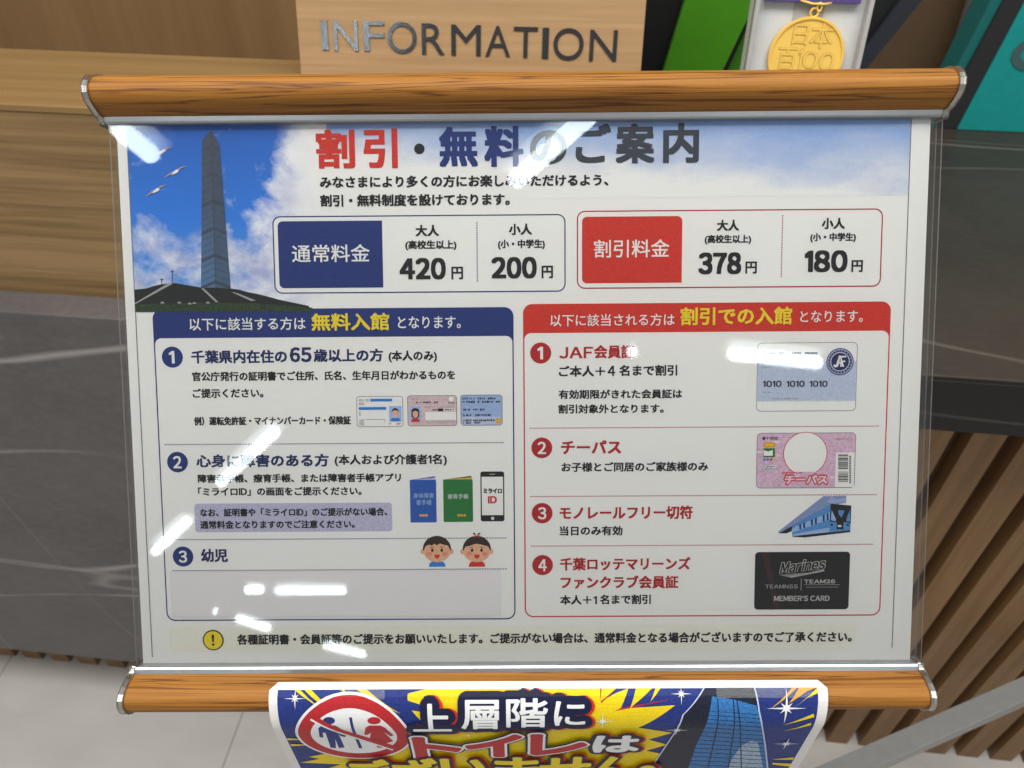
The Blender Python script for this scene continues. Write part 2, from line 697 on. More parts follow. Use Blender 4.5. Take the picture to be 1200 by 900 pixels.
def pagepoly(mb, pts, z, m):
    """pxpoly kept inside the left edge of the printed picture"""
    mb.flat([(max(u, 0.0), v) for u, v in (S(*p) for p in pts)], z, m)


# ------------------------------------------------------------------ inks
WHITE = ink('printed page white', (0.80, 0.80, 0.785), 0.65, 0.015)
NAVY = ink('navy ink', (0.007, 0.026, 0.165), 0.6, 0.12)
RED = ink('red ink', (0.56, 0.024, 0.013), 0.6, 0.12)
DRED = ink('dark red ink', (0.40, 0.008, 0.012), 0.6, 0.12)
BLACK = ink('black ink', (0.005, 0.006, 0.009), 0.6, 0.15)
SLATE = ink('slate grey ink', (0.034, 0.042, 0.060), 0.6, 0.12)
INKNAVY = ink('deep navy lettering ink', (0.008, 0.018, 0.10), 0.6, 0.12)
YEL = ink('yellow ink', (0.80, 0.62, 0.02), 0.6, 0.08)
LILAC = ink('lilac tint', (0.46, 0.45, 0.62), 0.6, 0.12)
PALEY = ink('pale yellow tint', (0.785, 0.775, 0.69), 0.6, 0.04)
GREYLINE = ink('grey line ink', (0.14, 0.14, 0.15))
SKIN = ink('printed skin', (0.70, 0.40, 0.24))
CHEEK = ink('printed blush', (0.72, 0.25, 0.18))
HAIR = ink('printed hair', (0.022, 0.014, 0.012))
BLUE = ink('bright blue ink', (0.02, 0.19, 0.58))
PBLUE = ink('pale blue card ink', (0.30, 0.42, 0.68))
PORT = ink('portrait backdrop blue', (0.32, 0.45, 0.80))
PINK = ink('pink card ink', (0.62, 0.40, 0.54), 0.6, 0.25)
DPINK = ink('dusty rose card ink', (0.60, 0.46, 0.48), 0.6, 0.12)
ORANGE = ink('orange ink', (0.72, 0.36, 0.02))
GREEN = ink('green cover ink', (0.012, 0.16, 0.03))
COVERBLUE = ink('blue cover ink', (0.015, 0.085, 0.40))
SKYINK = ink('printed sky tint', (0.30, 0.36, 0.60))
GREY = ink('mid grey ink', (0.33, 0.33, 0.34))
CARDBLUE = ink('pale member card blue', (0.46, 0.52, 0.68))
CARDPALE = ink('pale member card grey', (0.62, 0.64, 0.70))

# ================================================================== the place: floor, wall, counter
mb = MB()
mb.poly([(-6, -4, 0), (6, -4, 0), (6, 6, 0), (-6, 6, 0)], floor_mat())
tag(mb.build('floor', None, CF), kind='structure')

PANEL = wood('wall wood veneer', (0.40, 0.235, 0.105), (0.29, 0.160, 0.068), 'z', (0.8, 14, 14), (0.40, 0.62), 0.5)
mb = MB()
for i in range(7):
    mb.box((-3.5 + i * 1.0, 1.15, 0), (-2.503 + i * 1.0, 1.2, 2.4), PANEL)
tag(mb.build('wood_wall', None, CF), 'brown wood veneer wall behind the reception counter', 'wall')

OAK = wood('counter oak', (0.285, 0.172, 0.066), (0.20, 0.112, 0.040), 'x', (2.2, 60, 60), (0.40, 0.62), 0.42)
OAKF = wood('counter oak front', (0.33, 0.208, 0.090), (0.15, 0.088, 0.034), 'x', (3.0, 110, 110), (0.42, 0.60), 0.5)
SLAT = wood('slat walnut', (0.27, 0.150, 0.064), (0.135, 0.070, 0.027), 'z', (3.0, 70, 70), (0.40, 0.62), 0.5)
SLATBACK = plain('slat backing', (0.09, 0.050, 0.022), 0.7)
MARBLE = marble('grey marble', (0.105, 0.094, 0.092), (0.42, 0.39, 0.37))

FY = -0.060          # front face of the marble
TOPZ = 0.950         # marble top
JX = 0.15           # where the raised part ends (behind the sign)
ctr = empty('reception_counter', CF, 'long reception counter with grey marble, vertical wood slats and a raised oak shelf', 'counter')
mb = MB()
mb.box((JX, FY, TOPZ - 0.068), (2.2, 0.92, TOPZ), marble('dark counter marble', (0.046, 0.037, 0.030), (0.22, 0.195, 0.17)))
mb.build('marble_top', ctr, bevel=0.0015)
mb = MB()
mb.box((JX, FY - 0.006, TOPZ - 0.068), (2.2, FY - 0.0005, TOPZ - 0.0015), marble('shaded marble edge', (0.009, 0.007, 0.007), (0.07, 0.06, 0.055)))  # thin facing on the slab front, its shade put into the near-black colour
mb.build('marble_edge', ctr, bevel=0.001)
mb = MB()
mb.box((-2.2, FY, 0.158), (JX - 0.003, FY + 0.04, TOPZ), MARBLE)
mb.build('marble_panel', ctr, bevel=0.0015)
mb = MB()
x = -2.2
while x < 2.2:
    mb.box((x, 0.0, 0.0), (x + 0.037, 0.024, TOPZ - 0.07), SLAT)
    x += 0.058
mb.box((-2.2, 0.024, 0.0), (2.2, 0.045, TOPZ - 0.07), SLATBACK)
mb.build('slat_panel', ctr)
rs = MB()
rs.box((-2.2, -0.024, TOPZ - 0.03), (JX - 0.002, 0.105, 1.158), OAKF)
rso = rs.build('raised_front', ctr)
rs = MB()
rs.box((-2.2, -0.025, 1.1582), (JX - 0.002, 0.108, 1.165), OAK)
rs.build('raised_shelf', ctr, bevel=0.001)

# ================================================================== the stand that holds the sign
ALU = plain('brushed aluminium', (0.50, 0.51, 0.53), 0.33, 1.0)
CHROME = plain('polished end metal', (0.50, 0.48, 0.45), 0.30, 1.0)
GREYBAR = plain('grey painted metal', (0.33, 0.33, 0.325), 0.38, 0.2)
RAILW = wood('orange wood grain foil', (0.37, 0.155, 0.024), (0.225, 0.084, 0.012), 'x', (13, 700, 700), (0.42, 0.60), 0.6,
             line=(0.075, 0.022, 0.004), coarse=0.42, spec=0.3)
SHEET = clear_sheet_mat()
EDGE = sheet_edge_mat()

stand = empty('sign_stand', Matrix.Translation((0, 0.36, 0)), 'floor sign stand with two orange wood grain rails holding a clear sheet', 'sign stand')

# rail section: d away from the print, w out of it
PROF = [(0.0034, 0.0056), (0.0046, 0.0098), (0.0068, 0.0140), (0.0092, 0.0172), (0.0120, 0.0188), (0.0150, 0.0188), (0.0180, 0.0172),
        (0.0206, 0.0142), (0.0224, 0.0100), (0.0232, 0.0050), (0.0232, -0.0050), (0.0034, -0.0050)]


def rail(v, sgn, u0, u1, capw=0.0032):
    def P(u, d, w, k=1.0):
        c = (0.0135, 0.006)
        return (u, v + sgn * (c[0] + (d - c[0]) * k), c[1] + (w - c[1]) * k)
    m = MB()
    n = len(PROF)
    vs = [P(u0 + capw, d, w) for d, w in PROF] + [P(u1 - capw, d, w) for d, w in PROF]
    m.raw(vs, [(i, (i + 1) % n, n + (i + 1) % n, n + i) for i in range(n)] + [tuple(range(n)), tuple(range(2 * n - 1, n - 1, -1))], RAILW)
    r = m.build('rail', stand, SF, smooth=True)
    es = r.modifiers.new('edges', 'EDGE_SPLIT')
    es.split_angle = math.radians(40)
    for a, b in ((u0, u0 + capw), (u1 - capw, u1)):
        m = MB()
        sec = [(0.0006, 0.0042)] + PROF[:-1] + [(0.0006, -0.0050)]
        k = len(sec)
        f = lambda d, w: P(0, d, w, 1.035)
        vs = [(a, *f(d, w)[1:]) for d, w in sec] + [(b, *f(d, w)[1:]) for d, w in sec]
        m.raw(vs, [(i, (i + 1) % k, k + (i + 1) % k, k + i) for i in range(k)] + [tuple(range(k)), tuple(range(2 * k - 1, k - 1, -1))], CHROME)
        m.build('end_cap', r, SF, bevel=0.0008)
    m = MB()                                                    # aluminium lip that clamps the sheet
    lip = [(0.0, 0.0040), (0.0003, 0.0046), (0.0012, 0.0053), (0.0034, 0.0058), (0.0034, -0.0048), (0.0, -0.0048)]
    k = len(lip)
    vs = [(u0 + capw, v + sgn * d, w) for d, w in lip] + [(u1 - capw, v + sgn * d, w) for d, w in lip]
    m.raw(vs, [(i, (i + 1) % k, k + (i + 1) % k, k + i) for i in range(k)] + [tuple(range(k)), tuple(range(2 * k - 1, k - 1, -1))], ALU)
    m.build('clamp_lip', r, SF)
    return r


# the clamp has to leave a slot for the sheet between its front and back jaw
VT = (S(130, 147.5, 0.0045)[1] + S(1090, 135.5, 0.0045)[1]) / 2
VB = (S(160, 781.0, 0.0045)[1] + S(1070, 778.0, 0.0045)[1]) / 2
UT0, UT1 = S(96.5, 107, 0.0185)[0], S(1131.0, 94, 0.0185)[0]
UB0, UB1 = S(137.5, 812, 0.0185)[0], S(1097.5, 808, 0.0185)[0]
top_rail = rail(VT, 1, UT0, UT1)
bot_rail = rail(VB, -1, UB0, UB1)

q = [S(131.5, 160, 0.003), S(1104.5, 160, 0.003), S(1079.5, 765, 0.003), S(156.5, 765, 0.003)]
SU0, SU1 = (q[0][0] + q[3][0]) / 2, (q[1][0] + q[2][0]) / 2
for zlo, zhi in ((0.0022, 0.0034), (-0.0034, -0.0022)):
    m = MB()
    y0, y1 = VB - 0.001, VT + 0.001
    vs = [(SU0, y0, zlo), (SU1, y0, zlo), (SU1, y1, zlo), (SU0, y1, zlo), (SU0, y0, zhi), (SU1, y0, zhi), (SU1, y1, zhi), (SU0, y1, zhi)]
    m.raw(vs, [(3, 2, 1, 0), (4, 5, 6, 7)], SHEET)
    m.raw(vs, [(0, 1, 5, 4), (1, 2, 6, 5), (2, 3, 7, 6), (3, 0, 4, 7)], EDGE)
    m.build('clear_sheet', stand, SF)

# back frame, pole and foot
m = MB()
yb0, yb1 = VB - 0.018, VT + 0.018
m.box((0.185, yb0, -0.022), (0.225, yb1, -0.0053), GREYBAR)
m.build('back_bar', stand, SF, bevel=0.001)
m = MB()
pb = SF @ Vector((0.205, (yb0 + yb1) / 2, -0.02))
m.tube([(pb.x, pb.y, pb.z), (pb.x, pb.y + 0.02, pb.z - 0.05), (0.0, 0.27, 0.98), (0.0, 0.24, 0.90), (0.0, 0.24, 0.02)], 0.016, GREYBAR, 16)
m.build('pole', stand, Matrix.Identity(4), smooth=True)
m = MB()
m.tube([(0, 0.24, 0), (0, 0.24, 0.008), (0, 0.24, 0.0081), (0, 0.24, 0.02)], 0.15, GREYBAR, 48)
m.build('base_plate', stand, Matrix.Identity(4), bevel=0.002)
m = MB()
fz = 0.38                                                       # level bar that runs out from the pole to the right
a0 = hit(1200, 792, (0, 0, fz), Vector((0, 0, 1)))
a1 = hit(954, 900, (0, 0, fz), Vector((0, 0, 1)))
b0 = hit(1200, 821, (0, 0, fz), Vector((0, 0, 1)))
b1 = hit(1003.6, 900, (0, 0, fz), Vector((0, 0, 1)))
d = (((a0 - a1) + (b0 - b1)) / 2).normalized()
nrm = Vector((d.y, -d.x, 0))
c0 = (a0 + b0) / 2
hw = abs((a0 - b0).dot(nrm)) / 2
start = Vector((0.0, 0.24, fz)) + d * 0.012
end = c0 + d * 0.045
d = (end - start).normalized()
nrm = Vector((d.y, -d.x, 0))
sec = [(-hw, 0.0), (-hw, -0.030), (-hw + 0.003, -0.032), (hw - 0.003, -0.032), (hw, -0.030), (hw, -0.012), (hw - 0.003, -0.0115), (hw - 0.003, -0.0095), (hw, -0.009), (hw, -0.002), (hw - 0.002, 0.0)]
vs = [e + nrm * q[0] + Vector((0, 0, q[1])) for e in (start, end) for q in sec]
k = len(sec)
m.raw(vs, [(i, (i + 1) % k, k + (i + 1) % k, k + i) for i in range(k)] + [tuple(range(k)), tuple(range(2 * k - 1, k - 1, -1))], GREYBAR)
m.build('side_bar', stand, Matrix.Identity(4))

# ================================================================== the price poster
poster = empty('price_poster', SF, 'white price poster with blue and red boxes behind the clear sheet', 'poster')
Z1, Z2, Z3, Z4 = 0.0001, 0.0002, 0.00034, 0.00052

q = [S(137.5, 160), S(1091, 160), S(1065.5, 765), S(167, 765)]
PU0, PU1 = (q[0][0] + q[3][0]) / 2, (q[1][0] + q[2][0]) / 2
m = MB()
m.box((PU0, VB - 0.003, -0.0003), (PU1, VT + 0.003, 0.0), WHITE)
m.build('paper', poster)

# page border rules
ul, ur = 0.0, 0.405
for u, ylow in ((ul, 768), (ur, 761)):
    m = MB()
    vb = S(600, ylow)[1]
    m.flat([(u - 0.00022, vb), (u + 0.00022, vb), (u + 0.00022, VT + 0.002), (u - 0.00022, VT + 0.002)], Z2, GREYLINE)
    m.build('page_rule', poster)

# sky photograph with tower
SKYV0 = S(250, 366)[1]
m = MB()
m.flat([(0.0, SKYV0), (S(372, 250)[0] + 0.006, SKYV0), (S(372, 250)[0] + 0.006, VT + 0.002), (0.0, VT + 0.002)], Z1, sky_print())
sky = m.build('tower_photo', poster)
# its own origin is the print corner, so the material reads in page coordinates
HILL = ink('printed dark hill', (0.010, 0.014, 0.014))
GRASS = ink('printed dark grass', (0.018, 0.045, 0.018), 0.6, 0.5)
g = lambda x, y: (140 + x / 3.75, 130 + y / 3.75)
m = MB()
hill = [(31, 798), (60, 785), (120, 780), (150, 770), (185, 762), (235, 755), (300, 766), (360, 776), (430, 776), (490, 780), (530, 786), (560, 795),
        (600, 803), (640, 812), (690, 826), (740, 840), (790, 852), (850, 866), (840, 884), (31, 884)]
pagepoly(m, [g(*p) for p in hill], Z3, HILL)
pagepoly(m, [g(*p) for p in ((31, 850), (200, 846), (430, 842), (600, 846), (800, 858), (850, 866), (840, 884), (31, 884))], Z3 + DZ, GRASS)
for p in (((34, 845), (215, 757), (240, 757), (60, 850)), ((360, 780), (372, 780), (436, 840), (424, 840)), ((490, 795), (505, 795), (600, 833), (580, 835))):
    pagepoly(m, [g(*c) for c in p], Z3 + 3 * DZ, GREY)
for cx, cy in ((190, 842), (264, 842), (330, 844), (310, 846), (390, 842)):
    pxpoly(m, [g(cx - 9, cy + 4), g(cx - 4, cy - 4), g(cx + 5, cy - 3), g(cx + 10, cy + 4)], Z3 + 4 * DZ, GREY)
for cx, top in ((187, 735), (233, 700)):
    pxpoly(m, [g(cx - 1.5, 765), g(cx + 1.5, 765), g(cx + 1.5, top), g(cx - 1.5, top)], Z3 + 2 * DZ, HILL)
    pxpoly(m, [g(cx - 7, top + 8), g(cx + 7, top + 8), g(cx + 7, top + 5), g(cx - 7, top + 5)], Z3 + 5 * DZ, HILL)
for i in range(26):
    x = 500 + i * 13
    y = 792 + (x - 500) * 0.21
    pxpoly(m, [g(x + 9 * math.cos(t), y + 6 * math.sin(t)) for t in (k * math.pi / 3 for k in range(6))], Z3 + (6 + i % 2) * DZ, HILL)
m.build('hill', sky)
m = MB()
pxpoly(m, [(247.7, 152.7), (237.3, 165), (236, 337.5), (253.3, 337), (270.7, 338.5), (257.6, 170)], Z4, tower_print())
m.build('tower', sky)
FEATHER = ink('printed gull wing', (0.42, 0.30, 0.24))
for cx, cy, s, lt, rt in ((190.7, 177, 1.0, (-5, 1), (14, -5)), (206, 201, 1.1, (-14, 8), (15, -6.5)), (183.5, 222.7, 1.0, (-13, 8.5), (13, -6))):
    m = MB()
    pxpoly(m, [(cx - 4.5, cy + 4.2), (cx - 2.6, cy + 0.6), (cx + 1, cy - 2.0), (cx + 4.2, cy - 1.6), (cx + 3.4, cy + 0.8), (cx, cy + 2.6)], Z4 + 4 * DZ, WHITE)
    pxpoly(m, [(cx - 0.5, cy - 0.8), (cx + rt[0] * 0.40, cy + rt[1] * 0.62 - 1.1), (cx + rt[0], cy + rt[1]), (cx + rt[0] * 0.42, cy + rt[1] * 0.50), (cx + 2, cy + 0.6)], Z4 + 2 * DZ, FEATHER)
    pxpoly(m, [(cx + 0.5, cy + 0.4), (cx + lt[0] * 0.40, cy + lt[1] * 0.22 - 0.6), (cx + lt[0], cy + lt[1]), (cx + lt[0] * 0.38, cy + lt[1] * 0.46), (cx - 1, cy + 1.8)], Z4 + 3 * DZ, FEATHER)
    m.build('seagull', sky)

m = MB()
m.flat([(S(372, 250)[0] + 0.006, S(700, 232)[1]), (0.4048, S(700, 232)[1]), (0.4048, VT + 0.002), (S(372, 250)[0] + 0.006, VT + 0.002)], Z1, haze_print())
hz = m.build('sky_tint', poster)

# headline
m = MB()
for ch, x0, y0, x1, y1, mt in (('割', 370.5, 151.5, 416, 198, RED), ('引', 426, 150.5, 466, 197.5, RED), ('無', 514.5, 148.5, 560, 196, NAVY), ('料', 567.5, 147.5, 613.5, 196, NAVY),
                               ('の', 621, 152.5, 664, 193, SLATE), ('ご', 674.5, 145, 716, 191.5, SLATE), ('案', 721.5, 144.5, 767, 192, SLATE), ('内', 777, 144, 819, 191.5, SLATE)):
    put_px(m, ch, x0, y0, x1, y1, Z3, mt, bold=0.036, n=10, res=5)
m.flat(circle(*S(491.5, 174.5), 0.0027), Z3, BLACK)
m.build('headline', poster)
m = MB()
put_line(m, 'みなさまにより多くの方にお楽しみいただけるよう、', 375, 214.8, 713, 210.6, 13.5, Z3, BLACK, 0.040)
put_line(m, '割引・無料制度を設けております。', 375.5, 236, 597.5, 233.5, 13.5, Z3, BLACK, 0.040)
m.build('introduction_text', poster)


def price_box(outer, panel, ink_m, line_m, head, hx, cols, div):
    m = MB()
    r = rect_of(*outer)
    m.flat(rrect(r, 0.0042), Z1 + DZ, WHITE)
    frame_line(m, r, 0.0042, 0.00062, Z2, line_m)
    dotted(m, div[0], div[1], Z2, line_m, 0.00125)
    b = m.build('price_box', poster)
    m = MB()
    m.flat(rrect(rect_of(*panel), 0.0026, corners=(1, 0, 0 if ink_m is NAVY else 1, 1)), Z2, ink_m)
    put_px(m, head, *hx, Z3, WHITE, bold=0.012, n=4)
    m.build('heading_panel', b)
    for who, wx, note, nx, num, mx, yx in cols:
        m = MB()
        put_px(m, who, *wx, Z3, BLACK, bold=0.04, n=4)
        put_px(m, note, *nx, Z3, BLACK, bold=0.035, n=4)
        put_px(m, num, *mx, Z3, BLACK, bold=0.052, n=10)
        put_px(m, '円', *yx, Z3, BLACK, bold=0.035, n=4)
        m.build('price_text', b)
    return b


price_box([(319.5, 254), (662.5, 250.2), (663, 341.5), (321.5, 344.5)], [(325.5, 259.6), (447.5, 258.3), (449.5, 336.8), (327.5, 338)], NAVY, NAVY,
          '通常料金', (342.3, 286.5, 433.3, 307.3),
          [('大人', (487, 263.5, 514.5, 277), '(高校生以上)', (475, 281.5, 535, 293.5), '420', (468.3, 302, 522.5, 328), (529, 312.5, 542.7, 327.5)),
           ('小人', (596.3, 262, 623.5, 275.5), '(小・中学生)', (583.6, 280.5, 638.5, 292.5), '200', (576, 300.8, 629, 326.8), (634.6, 311.3, 648, 326.3))],
          ((558.5, 260.5), (560, 334)))
price_box([(675.7, 249), (1034, 242.3), (1032.8, 333.6), (676.3, 340.8)], [(681.7, 255), (799.3, 252.3), (799.0, 330.6), (682.3, 332.8)], RED, DRED,
          '割引料金', (696, 280.7, 784.3, 301.8),
          [('大人', (840, 257.5, 866, 270.8), '(高校生以上)', (825.7, 275, 880, 286.5), '378', (818.3, 295.5, 868.5, 321.8), (873.3, 306.4, 886.7, 320.8)),
           ('小人', (962.7, 255.2, 990, 268.5), '(小・中学生)', (949.3, 272.7, 1002.7, 284.2), '180', (942.7, 293, 993, 319.3), (997.5, 304.8, 1010.8, 319))],
          ((916.7, 252.3), (915.7, 326.7)))


def section(outer, hb, ink_m, rad=0.0048):
    """eligibility panel: coloured frame with heading band"""
    r = rect_of(*outer)
    vb = (S(*hb[0])[1] + S(*hb[1])[1]) / 2
    m = MB()
    frame_line(m, r, rad, 0.00068, Z2, ink_m)
    o = m.build('eligibility_panel', poster)
    m = MB()
    # heading band with concave-looking inner corners: band down to vb, white panel with rounded top over it
    m.flat(rrect((r[0], vb - 0.004, r[2], r[3]), rad, corners=(0, 0, 1, 1)), Z2 + 2 * DZ, ink_m)
    m.flat(rrect((r[0] + 0.00068, r[1] + 0.004, r[2] - 0.00068, vb), 0.0034, corners=(0, 0, 1, 1)), Z2 + 3 * DZ, WHITE)
    h = m.build('heading_band', o)
    return o


def badge(parent, px, py, digit, ink_m, r=0.00560):
    u, v = S(px, py)
    m = MB()
    m.flat(circle(u, v, r), Z3, ink_m)
    put_box(m, digit, u - r * (0.30 if digit == '1' else 0.40), v - r * 0.60, u + r * (0.22 if digit == '1' else 0.40), v + r * 0.60, Z4, WHITE, bold=0.03, n=6)
    m.build('number_badge', parent)


def lines(parent, name, rows):
    m = MB()
    for row in rows:
        s, x0, y0, x1, y1, h, mt, b = row[:8]
        put_line(m, s, x0, y0, x1, y1, h, Z3, mt, b, *(row[8:]))
    return m.build(name, parent)


def rule(parent, pairs, ink_m):
    for a, b in pairs:
        m = MB()
        dotted(m, a, b, Z3, ink_m)
        m.build('dotted_rule', parent)


# ---- blue panel
bp = section([(177.3, 364.3), (601, 358.4), (604.8, 724.9), (197, 728.3)], [(240, 396.6), (560, 393.4)], NAVY)
m = MB()
put_line(m, '以下に該当する方は', 222.4, 380.8, 358.3, 379.0, 14.0, Z4, WHITE, 0.012)
put_line(m, '無料入館', 365.2, 378.2, 456.3, 377.0, 19.5, Z4, YEL, 0.030, '国', 8)
put_line(m, 'となります。', 466.4, 378.6, 540, 377.2, 14.5, Z4, WHITE, 0.012)
m.build('heading_text', bp)
badge(bp, 202.3, 418.5, '1', NAVY)
badge(bp, 208.3, 541.4, '2', NAVY)
badge(bp, 214.8, 652.0, '3', NAVY)
lines(bp, 'entry_text', [
    ('千葉県内在住の', 224.4, 419.0, 336.6, 417.6, 15.0, INKNAVY, 0.040), ('65', 339.6, 415.6, 365.4, 415.6, 18.0, INKNAVY, 0.045, '65', 8),
    ('歳以上の方', 367.6, 417.0, 449, 416.4, 14.8, INKNAVY, 0.040), ('(本人のみ)', 455.4, 417.2, 512.2, 416.8, 11.8, BLACK, 0.038),
    ('官公庁発行の証明書でご住所、氏名、生年月日がわかるものを', 225.4, 442.0, 533.5, 439.0, 10.6, BLACK, 0.038),
    ('ご提示ください。', 226, 461.4, 309, 460.5, 10.6, BLACK, 0.038),
    ('例）運転免許証・マイナンバーカード・保険証', 227.8, 494.4, 411.4, 492.0, 9.8, BLACK, 0.040)])
lines(bp, 'entry_text', [
    ('心身に障害のある方', 230.4, 540.8, 385.4, 539.2, 14.6, INKNAVY, 0.040), ('(本人および介護者1名)', 392.3, 539.2, 523.8, 538.0, 11.6, BLACK, 0.038),
    ('障害者手帳、療育手帳、または障害者手帳アプリ', 232, 561.7, 470, 559.0, 9.8, BLACK, 0.040),
    ('「ミライロID」の画面をご提示ください。', 232.5, 576.7, 424, 575.0, 9.8, BLACK, 0.040)])
lines(bp, 'entry_text', [('幼児', 235.8, 651.2, 267.3, 650.8, 15.2, INKNAVY, 0.040)])
rule(bp, [((193.6, 522.7), (594.3, 516.8)), ((201.2, 634.2), (595.8, 628.3)), ((203, 670.4), (595.8, 664.5))], NAVY)
m = MB()
m.flat(rrect(rect_of((227.6, 591.3), (459.2, 587.6), (460, 621.3), (229.5, 624.8)), 0.0018), Z2 + 7 * DZ, LILAC)
put_line(m, 'なお、証明書や「ミライロID」のご提示がない場合、', 234.8, 602, 454, 598.4, 9.2, Z3, BLACK, 0.040)
put_line(m, '通常料金となりますのでご注意ください。', 234.8, 615.6, 416, 613.6, 9.2, Z3, BLACK, 0.040)
m.build('tinted_note', bp)


def face(m, px, py, w, skin_top, hair_kind, shirt, z, big=True):
    """drawn head: shirt, ears, face, hair, eyes, mouth; w is the head width in metres"""
    u, v = S(px, py)
    r = w / 2
    m.flat([(u - r * 0.62, v - r * 1.28), (u + r * 0.62, v - r * 1.28), (u + r * 0.52, v - r * 0.98), (u + r * 0.25, v - r * 0.84), (u - r * 0.25, v - r * 0.84), (u - r * 0.52, v - r * 0.98)], z, shirt)
    for s in (-1, 1):
        m.flat(circle(u + s * r * 1.0, v - r * 0.16, r * 0.20, 14), z + DZ, SKIN)
    m.flat(circle(u, v - r * 0.08, r * 0.98, 28, r * 0.86), z + 2 * DZ, SKIN)
    cap = [(u + r * 1.02 * math.cos(a), v + r * 0.02 + r * 0.98 * math.sin(a)) for a in (math.radians(-8 + 196 * i / 20) for i in range(21))]
    fringe = [(-0.92, 0.0), (-0.80, 0.26), (-0.55, 0.36), (-0.36, 0.28), (-0.20, 0.42), (0.02, 0.30), (0.2, 0.44), (0.5, 0.34), (0.80, 0.28), (0.92, 0.0)]
    if hair_kind == 'girl':
        fringe = [(-0.94, -0.02), (-0.8, 0.22), (-0.5, 0.26), (-0.2, 0.38), (0.0, 0.42), (0.3, 0.36), (0.6, 0.28), (0.82, 0.22), (0.94, -0.02)]
    m.flat(cap + [(u + r * a, v + r * b) for a, b in fringe], z + 3 * DZ, HAIR)
    for s in (-1, 1):
        m.flat(circle(u + s * r * 0.34, v - r * 0.06, r * 0.095, 10, r * 0.13), z + 4 * DZ, BLACK)
        m.flat(circle(u + s * r * 0.56, v - r * 0.32, r * 0.21, 12, r * 0.17), z + 5 * DZ, CHEEK)
        m.flat([(u + s * r * 0.22, v + r * 0.20), (u + s * r * 0.50, v + r * 0.16), (u + s * r * 0.5, v + r * 0.12), (u + s * r * 0.22, v + r * 0.155)], z + 6 * DZ, HAIR)
    m.flat([(u - r * 0.2, v - r * 0.38)] + [(u + r * 0.2 * math.cos(a), v - r * 0.38 + r * 0.30 * math.sin(a)) for a in (math.radians(180 + 180 * i / 8) for i in range(9))], z + 7 * DZ, RED)
    m.flat([(u - r * 0.05, v - r * 0.16), (u + r * 0.05, v - r * 0.16), (u, v - r * 0.25)], z + 8 * DZ, CHEEK)
    if hair_kind == 'girl':
        for s in (-1, 1):
            m.flat([(u, v + r * 0.96), (u + s * r * 0.30, v + r * 1.20), (u + s * r * 0.14, v + r * 1.24)], z + 9 * DZ, HAIR)
        m.flat([(u - r * 0.2, v + r * 0.86), (u, v + r * 0.96), (u + r * 0.22, v + r * 0.88), (u + r * 0.22, v + r * 1.04), (u, v + r * 0.98), (u - r * 0.2, v + r * 1.03)], z + 10 * DZ, RED)


for px, kind, shirt in ((512.2, 'boy', BLUE), (558.8, 'girl', RED)):
    m = MB()
    face(m, px, 643.5, 0.0150, 0, kind, shirt, Z4)
    m.build('child_portrait', bp)


def card(quad, rad, base, line_m):
    r = rect_of(*quad)
    m = MB()
    m.flat(rrect(r, rad), Z3, base)
    frame_line(m, r, rad, 0.00030, Z3 + DZ, line_m)
    return m, r


def sub(r, x0, y0, x1, y1):
    """box inside r by fractions, y measured from its top"""
    w, h = r[2] - r[0], r[3] - r[1]
    return (r[0] + x0 * w, r[3] - y1 * h, r[0] + x1 * w, r[3] - y0 * h)


def fill(m, b, z, mt):
    m.flat([(b[0], b[1]), (b[2], b[1]), (b[2], b[3]), (b[0], b[3])], z, mt)


def scribble(m, b, z, mt, n):
    """a row of small marks too small to read, like the photograph's"""
    w = (b[2] - b[0]) / n
    for i in range(n):
        if random.random() < 0.14:
            continue
        y0 = b[1] + (b[3] - b[1]) * random.uniform(0, 0.25)
        fill(m, (b[0] + i * w, y0, b[0] + (i + random.uniform(0.5, 0.85)) * w, b[3] - (b[3] - b[1]) * random.uniform(0, 0.25)), z, mt)


def mini(m, b, z, skin, hair_long, shirt):
    """small identity photograph"""
    fill(m, b, z, PORT)
    w, h = b[2] - b[0], b[3] - b[1]
    cx, cy = (b[0] + b[2]) / 2, b[3] - h * 0.42
    if hair_long:
        m.flat(rrect((cx - w * 0.36, cy - h * 0.36, cx + w * 0.36, cy + h * 0.32), w * 0.3), z + DZ, HAIR)
    m.flat([(b[0] + w * 0.08, b[1]), (b[2] - w * 0.08, b[1]), (b[2] - w * 0.2, b[1] + h * 0.22), (b[0] + w * 0.2, b[1] + h * 0.22)], z + 2 * DZ, shirt)
    m.flat(circle(cx, cy - h * 0.05, w * 0.25, 18, h * 0.27), z + 3 * DZ, SKIN)
    m.flat([(cx + w * 0.29 * math.cos(a), cy + h * 0.02 + h * 0.27 * math.sin(a)) for a in (math.radians(-5 + 190 * i / 14) for i in range(15))]
           + [(cx - w * 0.2, cy + h * 0.10), (cx, cy + h * 0.15), (cx + w * 0.2, cy + h * 0.10)], z + 4 * DZ, HAIR)
    for s in (-1, 1):
        m.flat(circle(cx + s * w * 0.1, cy - h * 0.03, w * 0.025, 8), z + 5 * DZ, BLACK)
    fill(m, (cx - w * 0.07, cy - h * 0.185, cx + w * 0.07, cy - h * 0.165), z + 6 * DZ, CHEEK)


